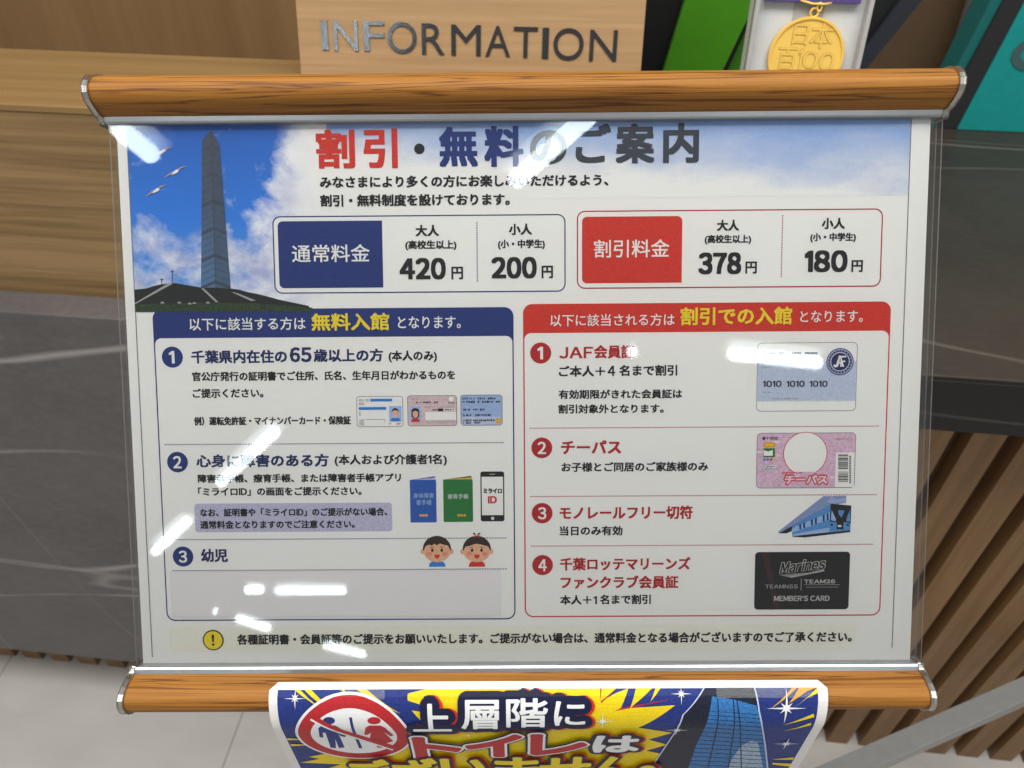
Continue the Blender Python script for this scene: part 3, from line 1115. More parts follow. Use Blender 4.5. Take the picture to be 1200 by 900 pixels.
m, r = card([(417.6, 464.6), (472.3, 463.8), (472.7, 499.8), (418.4, 500.6)], 0.0016, WHITE, GREYLINE)
fill(m, sub(r, 0.30, 0.08, 0.77, 0.17), Z4, BLUE)
fill(m, sub(r, 0.05, 0.35, 0.64, 0.44), Z4, BLUE)
for b in ((0.05, 0.09, 0.17, 0.16), (0.20, 0.08, 0.28, 0.17), (0.05, 0.20, 0.17, 0.29), (0.05, 0.49, 0.09, 0.64), (0.05, 0.75, 0.16, 0.95), (0.18, 0.745, 0.62, 0.765), (0.59, 0.765, 0.61, 0.86)):
    fill(m, sub(r, *b), Z4 + DZ, GREY if b[2] - b[0] > 0.3 else ink('pale grey ink', (0.5, 0.5, 0.48)))
fill(m, sub(r, 0.785, 0.08, 0.96, 0.16), Z4 + DZ, WHITE)
mini(m, sub(r, 0.70, 0.32, 0.965, 0.82), Z4 + 2 * DZ, SKIN, False, BLUE)
scribble(m, sub(r, 0.70, 0.87, 0.78, 0.92), Z4, RED, 3)
scribble(m, sub(r, 0.86, 0.85, 0.95, 0.93), Z4, RED, 3)
m.build('licence_picture', bp)
m, r = card([(477.3, 463.6), (535.3, 462.9), (535.9, 498.8), (477.9, 499.6)], 0.0016, DPINK, GREYLINE)
mini(m, sub(r, 0.05, 0.36, 0.27, 0.86), Z4 + 2 * DZ, SKIN, True, RED)
fill(m, sub(r, 0.36, 0.54, 0.98, 0.80), Z4, WHITE)
scribble(m, sub(r, 0.05, 0.07, 0.22, 0.15), Z4, GREY, 7)
scribble(m, sub(r, 0.18, 0.19, 0.62, 0.26), Z4, BLACK, 16)
scribble(m, sub(r, 0.34, 0.36, 0.94, 0.40), Z4, GREY, 22)
fill(m, sub(r, 0.61, 0.43, 0.72, 0.51), Z4 + DZ, BLACK)
fill(m, sub(r, 0.74, 0.43, 0.96, 0.51), Z4, WHITE)
scribble(m, sub(r, 0.50, 0.44, 0.60, 0.50), Z4, BLACK, 5)
scribble(m, sub(r, 0.75, 0.44, 0.95, 0.50), Z4 + DZ, BLACK, 6)
scribble(m, sub(r, 0.36, 0.85, 0.96, 0.89), Z4, GREY, 28)
u, v = (sub(r, 0.89, 0.12, 0.89, 0.12)[0], sub(r, 0.89, 0.12, 0.89, 0.12)[1])
m.flat(circle(u, v, 0.0013, 16), Z4, WHITE)
scribble(m, sub(r, 0.83, 0.22, 0.95, 0.27), Z4, BLACK, 5)
m.build('identity_card_picture', bp)
m, r = card([(539.5, 462.8), (588.6, 462.3), (589.2, 498.2), (540.1, 498.9)], 0.0016, PBLUE, GREYLINE)
fill(m, sub(r, 0.02, 0.72, 0.98, 0.97), Z3 + 2 * DZ, CARDBLUE)
for row, xs, n in ((0.08, ((0.05, 0.35), (0.41, 0.85)), 9), (0.19, ((0.05, 0.35), (0.41, 0.95)), 10), (0.44, ((0.06, 0.26), (0.30, 0.58)), 7), (0.62, ((0.06, 0.26), (0.30, 0.74)), 9),
                   (0.79, ((0.06, 0.26), (0.30, 0.82)), 11), (0.87, ((0.06, 0.26), (0.30, 0.48)), 6)):
    for x0, x1 in xs:
        scribble(m, sub(r, x0, row, x1, row + 0.075), Z4, BLACK, n)
fill(m, sub(r, 0.84, 0.77, 0.96, 0.93), Z4, ORANGE)
m.build('insurance_card_picture', bp)

for x0, x1, yt, yb, cov, page, rows, gold in (
        (480.3, 511.8, 562.4, 612.3, COVERBLUE, DPINK, (('身体障害', 484.3, 577.4, 508.5, 583.6), ('者手帳', 487.8, 585.2, 506, 591.8)), 496.5),
        (519.2, 554.5, 562.0, 611.6, GREEN, ORANGE, (('療育手帳', 524.7, 578.5, 549.0, 584.6),), 541.0)):
    m = MB()
    pxpoly(m, [(x0, yt), (x1 - 2, yt - 4.6), (x1 - 1.5, yb - 2), (x0 + 1, yb)], Z3, cov)
    pxpoly(m, [(x0 + 5, yt - 0.6), (x1 - 1.2, yt - 2.8), (x1 - 1, yb - 2), (x0 + 6, yb)], Z3 + DZ, page)
    m.flat(rrect(rect_of((x0, yt), (x1 - 0.6, yt - 0.7), (x1, yb - 0.4), (x0 + 0.8, yb)), 0.0007), Z3 + 2 * DZ, cov)
    for t, a, b, c, d2 in rows:
        put_px(m, t, a, b, c, d2, Z4, PBLUE if cov is COVERBLUE else CARDPALE, bold=0.01, n=4, res=2)
    for i in range(3):
        m.flat(circle(*S(gold - 3.5 + i * 3.5, 603.6), 0.00075, 10), Z4, ORANGE)
    m.build('handbook_picture', bp)
m = MB()
r = rect_of((562.8, 552.6), (590.6, 552.2), (591.4, 610.5), (563.6, 611))
m.flat(rrect(r, 0.0012), Z3, BLACK)
fill(m, sub(r, 0.05, 0.105, 0.95, 0.875), Z3 + DZ, WHITE)
fill(m, sub(r, 0.38, 0.045, 0.62, 0.062), Z3 + DZ, GREY)
u, v = sub(r, 0.5, 0.94, 0.5, 0.94)[:2]
m.flat(circle(u, v, 0.0009, 16), Z3 + DZ, CARDPALE)
put_px(m, 'ミライロ', 566.5, 572.0, 588.2, 578.0, Z4, BLACK, bold=0.06, n=6, res=2)
put_px(m, 'ID', 571.8, 581.0, 582.3, 589.8, Z4, RED, bold=0.05, n=6)
m.build('phone_picture', bp)

# blank strip pasted over the last entry
PATCH = ink('blank patch paper', (0.745, 0.718, 0.74), 0.7, 0.015)
m = MB()
r = rect_of((199.5, 670.6), (586.6, 666.0), (587.4, 719.6), (202, 724.2))
m.box((r[0], r[1], Z4), (r[2], r[3], Z4 + 0.0003), PATCH)
m.build('blank_patch', bp)

# ---- red panel
rp = section([(612.4, 358.8), (1043.3, 350.8), (1032.2, 719.8), (615.4, 724.6)], [(660, 391.4), (1000, 386.6)], RED)
m = MB()
put_line(m, '以下に該当される方は', 644.9, 376.4, 790.3, 374.2, 13.4, Z4, WHITE, 0.008)
put_line(m, '割引での入館', 797.2, 371.6, 927.7, 370.0, 20.0, Z4, YEL, 0.030, '国', 8)
put_line(m, 'となります。', 937.3, 371.6, 1010.7, 370.4, 13.8, Z4, WHITE, 0.008)
m.build('heading_text', rp)
badge(rp, 633.6, 413.7, '1', DRED)
badge(rp, 634.9, 524.7, '2', DRED)
badge(rp, 635.3, 601.2, '3', DRED)
badge(rp, 635.8, 662.0, '4', DRED)
lines(rp, 'entry_text', [
    ('JAF', 655.3, 413.4, 695.0, 413.0, 13.6, DRED, 0.038, 'A'), ('会員証', 696, 412.8, 743.5, 412.2, 15.2, DRED, 0.038),
    ('ご本人＋', 654.8, 435.6, 709, 435.0, 12.4, BLACK, 0.038), ('4', 712, 434.6, 721, 434.6, 12.2, BLACK, 0.035, '4'), ('名まで割引', 725.5, 434.8, 793.5, 433.8, 12.4, BLACK, 0.038),
    ('有効期限がきれた会員証は', 654.6, 462.8, 799.3, 461.2, 10.4, BLACK, 0.038),
    ('割引対象外となります。', 654.2, 479.8, 777.7, 478.6, 10.4, BLACK, 0.038)])
lines(rp, 'entry_text', [('チーパス', 657.4, 524.8, 727.8, 524.0, 16.8, DRED, 0.038), ('お子様とご同居のご家族様のみ', 657.9, 547.8, 829.7, 546.4, 10.8, BLACK, 0.038)])
lines(rp, 'entry_text', [('モノレールフリー切符', 655.7, 601.6, 811.7, 600.2, 15.4, DRED, 0.038), ('当日のみ有効', 655.7, 622.4, 729.4, 621.6, 10.8, BLACK, 0.038)])
lines(rp, 'entry_text', [('千葉ロッテマリーンズ', 656, 661.8, 809, 660.0, 14.6, DRED, 0.038), ('ファンクラブ会員証', 656.8, 683.0, 795, 681.8, 14.4, DRED, 0.038),
                         ('本人＋', 656.3, 703.2, 693, 702.8, 11.0, BLACK, 0.038), ('1', 695.5, 703, 699.5, 703, 9.5, BLACK, 0.03, '1'), ('名まで割引', 703, 702.6, 762.5, 702.2, 11.0, BLACK, 0.038)])
rule(rp, [((621, 503.0), (1031.2, 497.9)), ((621.7, 582.6), (1028.5, 578.6)), ((622.3, 640.4), (1026.6, 637.0))], DRED)

# pale member card
m, r = card([(887.1, 402.4), (1004.6, 400.2), (1002.8, 481.0), (886.2, 482.6)], 0.0024, WHITE, GREYLINE)
fill(m, sub(r, 0.004, 0.27, 0.996, 0.845), Z3 + 2 * DZ, CARDBLUE)
fill(m, sub(r, 0.004, 0.845, 0.996, 0.86), Z3 + 3 * DZ, CARDPALE)
for x0, x1, t in ((0.10, 0.18, 0.14), (0.21, 0.27, 0.14), (0.34, 0.44, 0.14), (0.47, 0.60, 0.14)):
    fill(m, sub(r, x0, t, x1, t + 0.03), Z4, SLATE)
u, v = S(983.9, 423.8)
m.flat(circle(u, v, 0.0072, 40), Z4, NAVY)
m.ring(circle(u, v, 0.0066, 40), circle(u, v, 0.0063, 40), Z4 + DZ, CARDPALE)
m.ring(circle(u, v, 0.0051, 40), circle(u, v, 0.0047, 40), Z4 + DZ, CARDPALE)
for i in range(22):
    a = 2 * math.pi * i / 22
    m.flat(circle(u + 0.0057 * math.cos(a), v + 0.0057 * math.sin(a), 0.00028, 6), Z4 + 2 * DZ, CARDBLUE)
m.flat(circle(u, v, 0.0047, 36), Z4 + 2 * DZ, INKNAVY)
put_box(m, 'J', u - 0.0036, v - 0.0030, u - 0.0008, v + 0.0033, Z4 + 4 * DZ, WHITE, bold=0.03, n=5, shear=0.15)
put_box(m, 'A', u - 0.0024, v - 0.0027, u + 0.0022, v + 0.0032, Z4 + 4 * DZ, WHITE, bold=0.02, n=5)
put_box(m, 'F', u + 0.0002, v - 0.0027, u + 0.0031, v + 0.0031, Z4 + 4 * DZ, WHITE, bold=0.02, n=5)
for t, x0, x1 in (('1010', 893.7, 915.5), ('1010', 921.5, 942.5), ('1010', 948.5, 969.3)):
    put_px(m, t, x0, 446.0, x1, 453.4, Z4, BLACK, bold=0.035, n=5)
for x0, y0, x1, y1, n in ((0.055, 0.345, 0.15, 0.37, 8), (0.055, 0.71, 0.15, 0.73, 8), (0.155, 0.80, 0.42, 0.825, 20)):
    scribble(m, sub(r, x0, y0, x1, y1), Z4, GREY, n)
m.build('member_card_picture', rp)

# pink pass card (round white window, barcode)
PEARL = ink('mottled pink stock', (0.62, 0.42, 0.56), 0.6, 0.18)
m, r = card([(886.4, 507.7), (1002.4, 506.2), (1001.6, 571.0), (886.2, 572.8)], 0.0024, PEARL, GREYLINE)
for i in range(46):
    a, b = random.uniform(0.02, 0.93), random.uniform(0.05, 0.95)
    w2 = random.uniform(0.02, 0.07)
    c = sub(r, a, b, a, b)
    m.flat(circle(c[0], c[1], w2 * 0.03, 9, w2 * 0.010), Z3 + (2 + i % 5) * DZ, (DPINK, PINK, ink('pale pink ink', (0.72, 0.60, 0.68)))[i % 3])
u, v = S(943.3, 531.5)
m.flat(circle(u, v, 0.0118, 36), Z4, RED)
m.flat(circle(u, v, 0.0114, 36), Z4 + DZ, WHITE)
c = sub(r, 0.24, 0.69, 0.76, 0.985)
fill(m, sub(r, 0.24, 0.705, 0.75, 0.985), Z4 + 2 * DZ, PEARL)
mo = Z4 + 3 * DZ
put_px(m, 'チーパス', 917.5, 554.5, 970.5, 568.5, mo, RED, bold=0.13, n=12)
put_px(m, 'チーパス', 919.0, 556.3, 969.0, 566.8, mo + 14 * DZ, ink('pale pink ink', (0.72, 0.60, 0.68)), bold=0.05, n=6)
put_px(m, 'ちば', 915.5, 552.5, 922, 556, mo, RED, bold=0.05, n=4, res=2)
scribble(m, sub(r, 0.31, 0.70, 0.47, 0.735), mo + DZ, RED, 9)
put_px(m, '千葉県', 896.8, 511.5, 911.5, 515.6, mo, INKNAVY, res=2)
m.flat(circle(*S(894.8, 513.6), 0.0009, 8), mo, NAVY)
m.flat(rrect(rect_of((894.3, 518.2), (908.3, 518.0), (908.3, 524.0), (894.3, 524.2)), 0.0012), mo, ORANGE)
scribble(m, rect_of((897, 520), (906, 520), (906, 522.4), (897, 522.4)), mo + DZ, YEL, 5)
fill(m, rect_of((894.2, 525.2), (907.8, 525.0), (907.8, 535.5), (894.4, 535.7)), mo, GREEN)
pxpoly(m, [(894.6, 527.4), (900, 529.0), (905.2, 527.0), (905.2, 533.8), (894.8, 534.0)], mo + DZ, WHITE)
for i, cm in enumerate((BLUE, BLUE, RED, YEL)):
    m.flat(circle(*S(895.5 + i * 3.9, 538.3), 0.0008, 5), mo, cm)
fill(m, rect_of((892.3, 545.5), (908.6, 545.3), (908.4, 550.2), (892.3, 550.5)), mo, CARDPALE)
for i in range(3):
    scribble(m, rect_of((893, 546 + i * 1.5), (908, 546 + i * 1.5), (908, 547 + i * 1.5), (893, 547 + i * 1.5)), mo + DZ, BLACK, 9)
fill(m, rect_of((978.8, 530.2), (1000.8, 529.9), (1000.0, 570.2), (978.2, 570.6)), mo, WHITE)
y = 532.4
while y < 564.5:
    t = random.choice((0.5, 0.8, 1.3))
    if not 549.8 < y < 551.6:
        fill(m, rect_of((981.6, y), (993.5, y), (993.3, y + t), (981.5, y + t)), mo + DZ, BLACK)
    y += t + random.choice((0.4, 0.7))
for i in range(16):
    fill(m, rect_of((994.6, 534 + i * 2.05), (997, 534 + i * 2.05), (996.8, 535.3 + i * 2.05), (994.5, 535.3 + i * 2.05)), mo + DZ, BLACK)
scribble(m, rect_of((979.5, 512.8), (998.5, 512.5), (998.5, 515.2), (979.5, 515.5)), mo, GREY, 12)
m.build('pass_card_picture', rp)

# hanging monorail
RAILB = ink('printed steel blue', (0.20, 0.27, 0.48))
CARB = ink('printed train blue', (0.07, 0.24, 0.55))
CARL = ink('printed light blue', (0.28, 0.45, 0.70))
k4 = lambda x, y: (840 + x / 5.4545, 480 + y / 5.4545)
m = MB()
pxpoly(m, [k4(*p) for p in ((390, 780), (440, 740), (680, 552), (825, 550), (825, 595), (740, 610), (480, 765), (440, 790), (395, 790))], Z3, RAILB)
pxpoly(m, [k4(*p) for p in ((395, 790), (700, 618), (735, 600), (735, 628), (480, 775), (445, 790))], Z3 + DZ, BLACK)
pxpoly(m, [k4(*p) for p in ((735, 550), (760, 575), (822, 560), (822, 590), (745, 600), (700, 590))], Z3 + 2 * DZ, SKYINK)
pxpoly(m, [k4(*p) for p in ((478, 745), (722, 605), (722, 780), (480, 808))], Z3 + 3 * DZ, CARB)
pxpoly(m, [k4(*p) for p in ((478, 762), (720, 655), (720, 700), (478, 785))], Z3 + 4 * DZ, CARL)
for i in range(9):
    x0 = 500 + i * 25
    yc = 752 - (x0 - 480) * 0.40
    pxpoly(m, [k4(x0, yc), k4(x0 + 13, yc - 5), k4(x0 + 13, yc + 28 + i * 1.5), k4(x0, yc + 30 + i * 1.5)], Z3 + 5 * DZ, NAVY if i % 3 else PBLUE)
pxpoly(m, [k4(*p) for p in ((480, 797), (722, 752), (722, 782), (480, 810))], Z3 + 5 * DZ, PBLUE)
pxpoly(m, [k4(*p) for p in ((480, 808), (720, 782), (852, 768), (850, 782), (560, 816), (485, 812))], Z3 + 6 * DZ, BLACK)
pxpoly(m, [k4(*p) for p in ((722, 600), (858, 612), (852, 770), (718, 784))], Z3 + 7 * DZ, CARB)
pxpoly(m, [k4(*p) for p in ((726, 600), (858, 612), (854, 728), (830, 720), (722, 716))], Z3 + 8 * DZ, BLACK)
pxpoly(m, [k4(*p) for p in ((732, 640), (760, 700), (758, 712), (728, 706))], Z3 + 9 * DZ, CARL)
pxpoly(m, [k4(*p) for p in ((850, 640), (850, 716), (824, 712), (832, 680))], Z3 + 9 * DZ, CARB)
pxpoly(m, [k4(*p) for p in ((775, 640), (815, 645), (795, 690), (775, 665))], Z3 + 9 * DZ, CARB)
pxpoly(m, [k4(*p) for p in ((765, 715), (808, 718), (806, 765), (763, 762))], Z3 + 10 * DZ, BLACK)
pxpoly(m, [k4(*p) for p in ((772, 735), (795, 737), (794, 750), (771, 748))], Z3 + 11 * DZ, CARDPALE)
for x0 in (733, 835):
    m.flat(circle(*S(*k4(x0, 735)), 0.0007, 8), Z3 + 11 * DZ, BLACK)
m.build('monorail_picture', rp)

# black member card
m, r = card([(884.2, 647.4), (995.8, 645.6), (994.2, 712.7), (884.0, 715.0)], 0.0020, BLACK, BLACK)
pxpoly(m, [k for k in ((893, 648.5), (900, 648.4), (914, 713.5), (907, 713.8))], Z3 + 3 * DZ, ink('card dark red sheen', (0.035, 0.010, 0.014)))
SILV = ink('silver grey ink', (0.42, 0.41, 0.40))


def slant_word(m, s, p0, p1, hpx, z, mt, bold, rise):
    u0, v0 = S(*p0)
    u1, _ = S(*p1)
    hh = abs(S(p0[0], p0[1] - hpx)[1] - v0)
    put_box(m, s, u0, v0, u1, v0 + hh, z, mt, bold=bold, n=8, fn=lambda X, Y, Z: (X, Y + (X - u0) * rise, Z), shear=0.18)


slant_word(m, 'Marines', (912.5, 672.3), (966.0, 672.3), 14.5, Z4, SILV, 0.075, 0.10)
slant_word(m, 'Marines', (913.3, 671.7), (965.2, 671.7), 13.3, Z4 + 12 * DZ, BLACK, 0.03, 0.10)
pxpoly(m, [(912.5, 673.2), (922, 675.6), (965, 667.0), (966, 669.0), (927, 676.6)], Z4, SILV)
put_px(m, 'TEAMNSS', 896.3, 684.6, 934.4, 689.2, Z4, GREY, bold=0.02, n=4)
put_px(m, 'TEAM26', 941.7, 678.6, 978.2, 683.4, Z4, SILV, bold=0.05, n=4)
for x0, y0, x1, y1 in ((938.2, 677.8, 938.8, 691.5), (941.7, 684.6, 983.8, 685.0), (944, 687.4, 982, 687.8)):
    fill(m, rect_of((x0, y0), (x1, y0), (x1, y1), (x0, y1)), Z4, SILV)
put_px(m, "MEMBER'S CARD", 906.6, 697.6, 971.8, 704.0, Z4, SILV, bold=0.04, n=4)
m.build('fan_card_picture', rp)

# ---- footer
m = MB()
m.flat(rrect(rect_of((198, 735.5), (1003, 730.5), (1001, 759.5), (200, 765)), 0.002), Z1, PALEY)
fb = m.build('footer_band', poster)
m = MB()
u, v = S(250, 750)
m.flat(circle(u, v, 0.0058, 40), Z2, BLACK)
m.flat(circle(u, v, 0.0051, 40), Z3, YEL)
m.flat([(u - 0.0007, v + 0.0032), (u + 0.0007, v + 0.0032), (u + 0.0004, v - 0.0010), (u - 0.0004, v - 0.0010)], Z4, BLACK)
m.flat(circle(u, v - 0.0024, 0.0007, 14), Z4, BLACK)
m.build('warning_badge', fb)
lines(fb, 'footer_text', [('各種証明書・会員証等のご提示をお願いいたします。ご提示がない場合は、通常料金となる場合がございますのでご了承ください。', 278, 750.4, 998, 745.2, 11.8, BLACK, 0.038)])

# ================================================================== toilet notice hung over the lower rail
# section of the hanging paper in sign coordinates (v, w), measured down from its top edge
DN = Vector((SY.dot(Vector((0, 0, -1))), SZ.dot(Vector((0, 0, -1)))))       # straight down in (v, w)
v0n = (S(330, 798, 0.0135)[1] + S(950, 792, 0.0135)[1]) / 2
prof = [Vector((v0n, 0.0165)), Vector((v0n - 0.0030, 0.0192)), Vector((v0n - 0.0062, 0.0206)), Vector((v0n - 0.0095, 0.0209))]
ang0 = math.atan2(0.0, -1.0)
dirv = Vector((-1.0, 0.0))
N = 8
for i in range(N):
    t = (i + 1) / N
    dirv = (Vector((-1.0, 0.0)) * (1 - t) + DN.normalized() * t).normalized()
    prof.append(prof[-1] + dirv * 0.0026)
for i in range(10):
    prof.append(prof[-1] + DN.normalized() * 0.016)
acc = [0.0]
for a, b in zip(prof, prof[1:]):
    acc.append(acc[-1] + (b - a).length)


def paper_at(s):
    for i in range(len(acc) - 1):
        if s <= acc[i + 1] or i == len(acc) - 2:
            t = (s - acc[i]) / (acc[i + 1] - acc[i])
            a, b = prof[i], prof[i + 1]
            d = (b - a).normalized()
            return a + (b - a) * t, Vector((d.y, -d.x))      # point and outward normal
    return prof[-1], Vector((0, 1))


def nfix(n):
    return n if n.y > 0 else -n


def NP(px, py):
    """pixel -> (u, s) on the hanging paper: s is the distance from its top edge"""
    o = SFI @ CAM
    d = (SFI.to_3x3() @ ray(px, py))
    best = None
    for i in range(len(prof) - 1):
        a, b = prof[i], prof[i + 1]
        e = b - a
        # solve o + k d on the strip
        det = d.y * (-e.y) - (-e.x) * d.z
        if abs(det) < 1e-12:
            continue
        rx, ry = a.x - o.y, a.y - o.z
        k = (rx * (-e.y) - (-e.x) * ry) / det
        t = (d.y * ry - d.z * rx) / det
        lo = -8 if i == 0 else -1e-6
        hi = 8 if i == len(prof) - 2 else 1 + 1e-6
        if lo <= t <= hi and k > 0 and (best is None or k < best[0]):
            best = (k, o.x + k * d.x, acc[i] + t * e.length)
    return best[1], best[2]


def on_paper(u, s, lift):
    p, n = paper_at(s)
    n = nfix(n)
    return (u, p.x + n.x * lift, p.y + n.y * lift)


def paper_poly(mb, us, lift, m):
    """polygon in (u, s) laid on the curved paper, cut into strips along the bend"""
    cuts = [a for a in acc]
    ys = [p[1] for p in us]

    def clip(poly, lim, keep_less):
        out = []
        for i in range(len(poly)):
            a, b = poly[i], poly[(i + 1) % len(poly)]
            ia = (a[1] <= lim) if keep_less else (a[1] >= lim)
            ib = (b[1] <= lim) if keep_less else (b[1] >= lim)
            if ia:
                out.append(a)
            if ia != ib:
                t = (lim - a[1]) / (b[1] - a[1])
                out.append((a[0] + (b[0] - a[0]) * t, lim))
        return out
    tris = tessellate_polygon([[Vector((p[0], p[1], 0)) for p in us]])
    for tri in tris:
        T = [us[i] for i in tri]
        lo, hi = min(p[1] for p in T), max(p[1] for p in T)
        lim = [-1.0] + [c for c in cuts[1:-1] if lo < c < hi] + [9.0]
        for a, b in zip(lim, lim[1:]):
            c = clip(clip(T, a, False), b, True)
            if len(c) >= 3:
                pts = [on_paper(u, s, lift) for u, s in c]
                n = (Vector(pts[1]) - Vector(pts[0])).cross(Vector(pts[2]) - Vector(pts[0]))
                if n.z < 0:
                    pts = pts[::-1]
                mb.poly(pts, m)


def npoly(mb, pts, lift, m):
    paper_poly(mb, [NP(*p) for p in pts], lift, m)


NUL, _ = NP(316.0, 806)
NUR, _ = NP(968.0, 800)
NH = 0.205
notice = empty('toilet_notice', SF, 'colourful blue and yellow toilet notice taped over the lower rail', 'notice')
NPAPER = ink('notice paper white', (0.74, 0.71, 0.70), 0.45, 0.03)
NBLUE = ink('notice royal blue', (0.018, 0.035, 0.19), 0.5, 0.25)
NYEL = ink('notice yellow', (0.78, 0.58, 0.010), 0.5, 0.08)
NRED = ink('notice red', (0.44, 0.022, 0.028), 0.5, 0.10)
NDARK = ink('notice dark outline', (0.010, 0.012, 0.045), 0.5, 0.1)
NORED = ink('notice bright red edge', (0.55, 0.03, 0.01), 0.5, 0.1)
NORANGE = ink('notice orange', (0.75, 0.36, 0.01), 0.5, 0.1)
NWHITE = ink('notice lettering white', (0.78, 0.78, 0.78), 0.5, 0.02)
NTOW = ink('notice tower blue', (0.035, 0.16, 0.42), 0.5, 0.35)
NTOWL = ink('notice tower pale', (0.30, 0.40, 0.54), 0.5, 0.35)
NTOWD = ink('notice tower dark', (0.012, 0.016, 0.035), 0.5, 0.4)
NGLOW = ink('notice pale glow line', (0.50, 0.55, 0.72), 0.5, 0.05)
LY = 0.00016

m = MB()
nu, ns = 10, len(acc)
for lift, flip in ((0.0, False), (-0.00025, True)):
    m2 = []
    b = len(m.v)
    rows = [acc[0]] + acc[1:]
    vs = []
    for s in rows:
        c = 0.004 if s < 0.001 else 0.0                     # slightly clipped corners at the top
        for j in range(nu + 1):
            vs.append(on_paper(NUL + c + (NUR - NUL - 2 * c) * j / nu, min(s, NH), lift))
    fs = []
    for i in range(len(rows) - 1):
        for j in range(nu):
            q = (i * (nu + 1) + j, (i + 1) * (nu + 1) + j, (i + 1) * (nu + 1) + j + 1, i * (nu + 1) + j + 1)
            fs.append(q[::-1] if flip else q)
    m.raw(vs, fs, NPAPER)
m.build('paper', notice)

n_u0, n_s0 = NP(325.5, 811)
n_u1, n_s1 = NP(957, 803.5)
n_s0 = (n_s0 + n_s1) / 2
m = MB()
paper_poly(m, [(n_u0, n_s0), (n_u1, n_s0), (n_u1, NH - 0.008), (n_u0, NH - 0.008)], LY, NBLUE)
m.build('print_area', notice)


def clampn(pts):
    out = []
    for p in pts:
        u, s = NP(*p)
        out.append((min(max(u, n_u0), n_u1), max(s, n_s0)))
    return out


m = MB()
burst = [(478, 806), (703, 804), (703, 822), (722, 812), (736, 804), (727, 830), (791, 826), (748, 852), (788, 858), (760, 866), (782, 872), (757, 879), (787, 885), (762, 893),
         (780, 905), (350, 908), (400, 895), (352, 893), (388, 886), (368, 876), (470, 868), (500, 850), (478, 826)]
paper_poly(m, clampn(burst), LY * 2, NYEL)
paper_poly(m, clampn([(499, 804), (480, 812), (470, 818), (505, 829), (496, 834), (482, 832), (428, 808), (440, 804)]), LY * 2.3, NBLUE)
for p in (((345, 806), (352, 806), (374, 828), (367, 824)), ((357, 806), (365, 806), (392, 832), (380, 828)), ((400, 806), (403, 806), (408, 813), (404, 814)), ((418, 806), (430, 806), (470, 836), (440, 822)),
          ((337, 864), (360, 866), (336, 866.5)), ((340, 871), (372, 872), (342, 873.5)), ((703, 822), (722, 806), (705, 806)),
          ((706, 840), (760, 829), (722, 843)), ((745, 806), (764, 806), (742, 826), (738, 830)), ((768, 806), (774, 806), (762, 822)), ((362, 886), (392, 880), (384, 890))):
    paper_poly(m, clampn(p), LY * 2.6, NYEL)
for p in (((900, 832), (928, 806), (936, 802), (934, 806)), ((924, 824), (936, 806), (943, 802), (957, 802), (957, 804), (945, 810)), ((928, 830), (957, 802), (958, 812), (945, 818)),
          ((917, 849), (953, 835.5), (954, 839.5)), ((918, 856), (950, 846), (950, 849)), ((904, 889), (930, 886.5), (929, 889.5)), ((905, 893), (927, 894), (926, 897.5), (905, 895))):
    paper_poly(m, clampn(p), LY * 2.6, NORANGE if p[0][0] in (900, 924) else NYEL)
for p in (((703, 804), (722, 806), (704, 824)), ((720, 833), (790, 818), (728, 829))):
    paper_poly(m, clampn(p), LY * 2.4, NRED)
m.build('starburst', notice)

# tower picture on the notice
z6 = lambda x, y: (740 + x / 5.0, 785 + y / 5.0)
m = MB()
edgeL = [(427, 92), (305, 258), (140, 535), (120, 590)]
edgeR = [(712, 92), (742, 240), (777, 430), (794, 590)]
paper_poly(m, clampn([z6(*p) for p in edgeL] + [z6(*p) for p in edgeR[::-1]]), LY * 3, NTOWD)
paper_poly(m, clampn([z6(*p) for p in ((470, 152), (600, 172), (730, 206), (742, 240), (777, 430), (794, 590), (325, 590), (380, 430), (440, 300))]), LY * 3.3, NTOW)
paper_poly(m, clampn([z6(*p) for p in ((560, 590), (585, 520), (640, 440), (700, 410), (740, 420), (775, 590))]), LY * 3.5, NTOWL)
for i in range(15):
    y = 235 + i * 24
    xl = 450 - max(0, y - 270) * 0.42
    paper_poly(m, clampn([z6(xl, y), z6(750 + i * 3, y + 22), z6(750 + i * 3, y + 25), z6(xl, y + 2.5)]), LY * 3.7, NTOWD)
for a, b in ((500, 440), (590, 560), (610, 640)):
    paper_poly(m, clampn([z6(a, 165), z6(a + 6, 165), z6(b + 6, 590), z6(b, 590)]), LY * 3.9, NTOWD)
for e, w in ((edgeL, -9), (edgeR, 9)):
    for a, b in zip(e, e[1:]):
        paper_poly(m, clampn([z6(*a), z6(a[0] + w, a[1]), z6(b[0] + w, b[1]), z6(*b)]), LY * 4.1, NGLOW)
m.build('tower_picture', notice)

for cx, cy, r0 in ((798, 813, 11), (793, 854, 13), (921, 829, 21), (921, 870, 15), (346, 818, 12), (706, 844, 13), (549, 860, 7)):
    m = MB()
    u, s = NP(cx, cy)
    R0 = r0 * 0.00050
    star = []
    for i in range(16):
        a = math.pi * i / 8
        rr = R0 * (1.0 if i % 4 == 0 else (0.42 if i % 2 == 0 else 0.15))
        star.append((u + rr * math.cos(a), max(s + rr * math.sin(a), n_s0)))
    paper_poly(m, star, LY * 5, NWHITE)
    m.build('sparkle', notice)

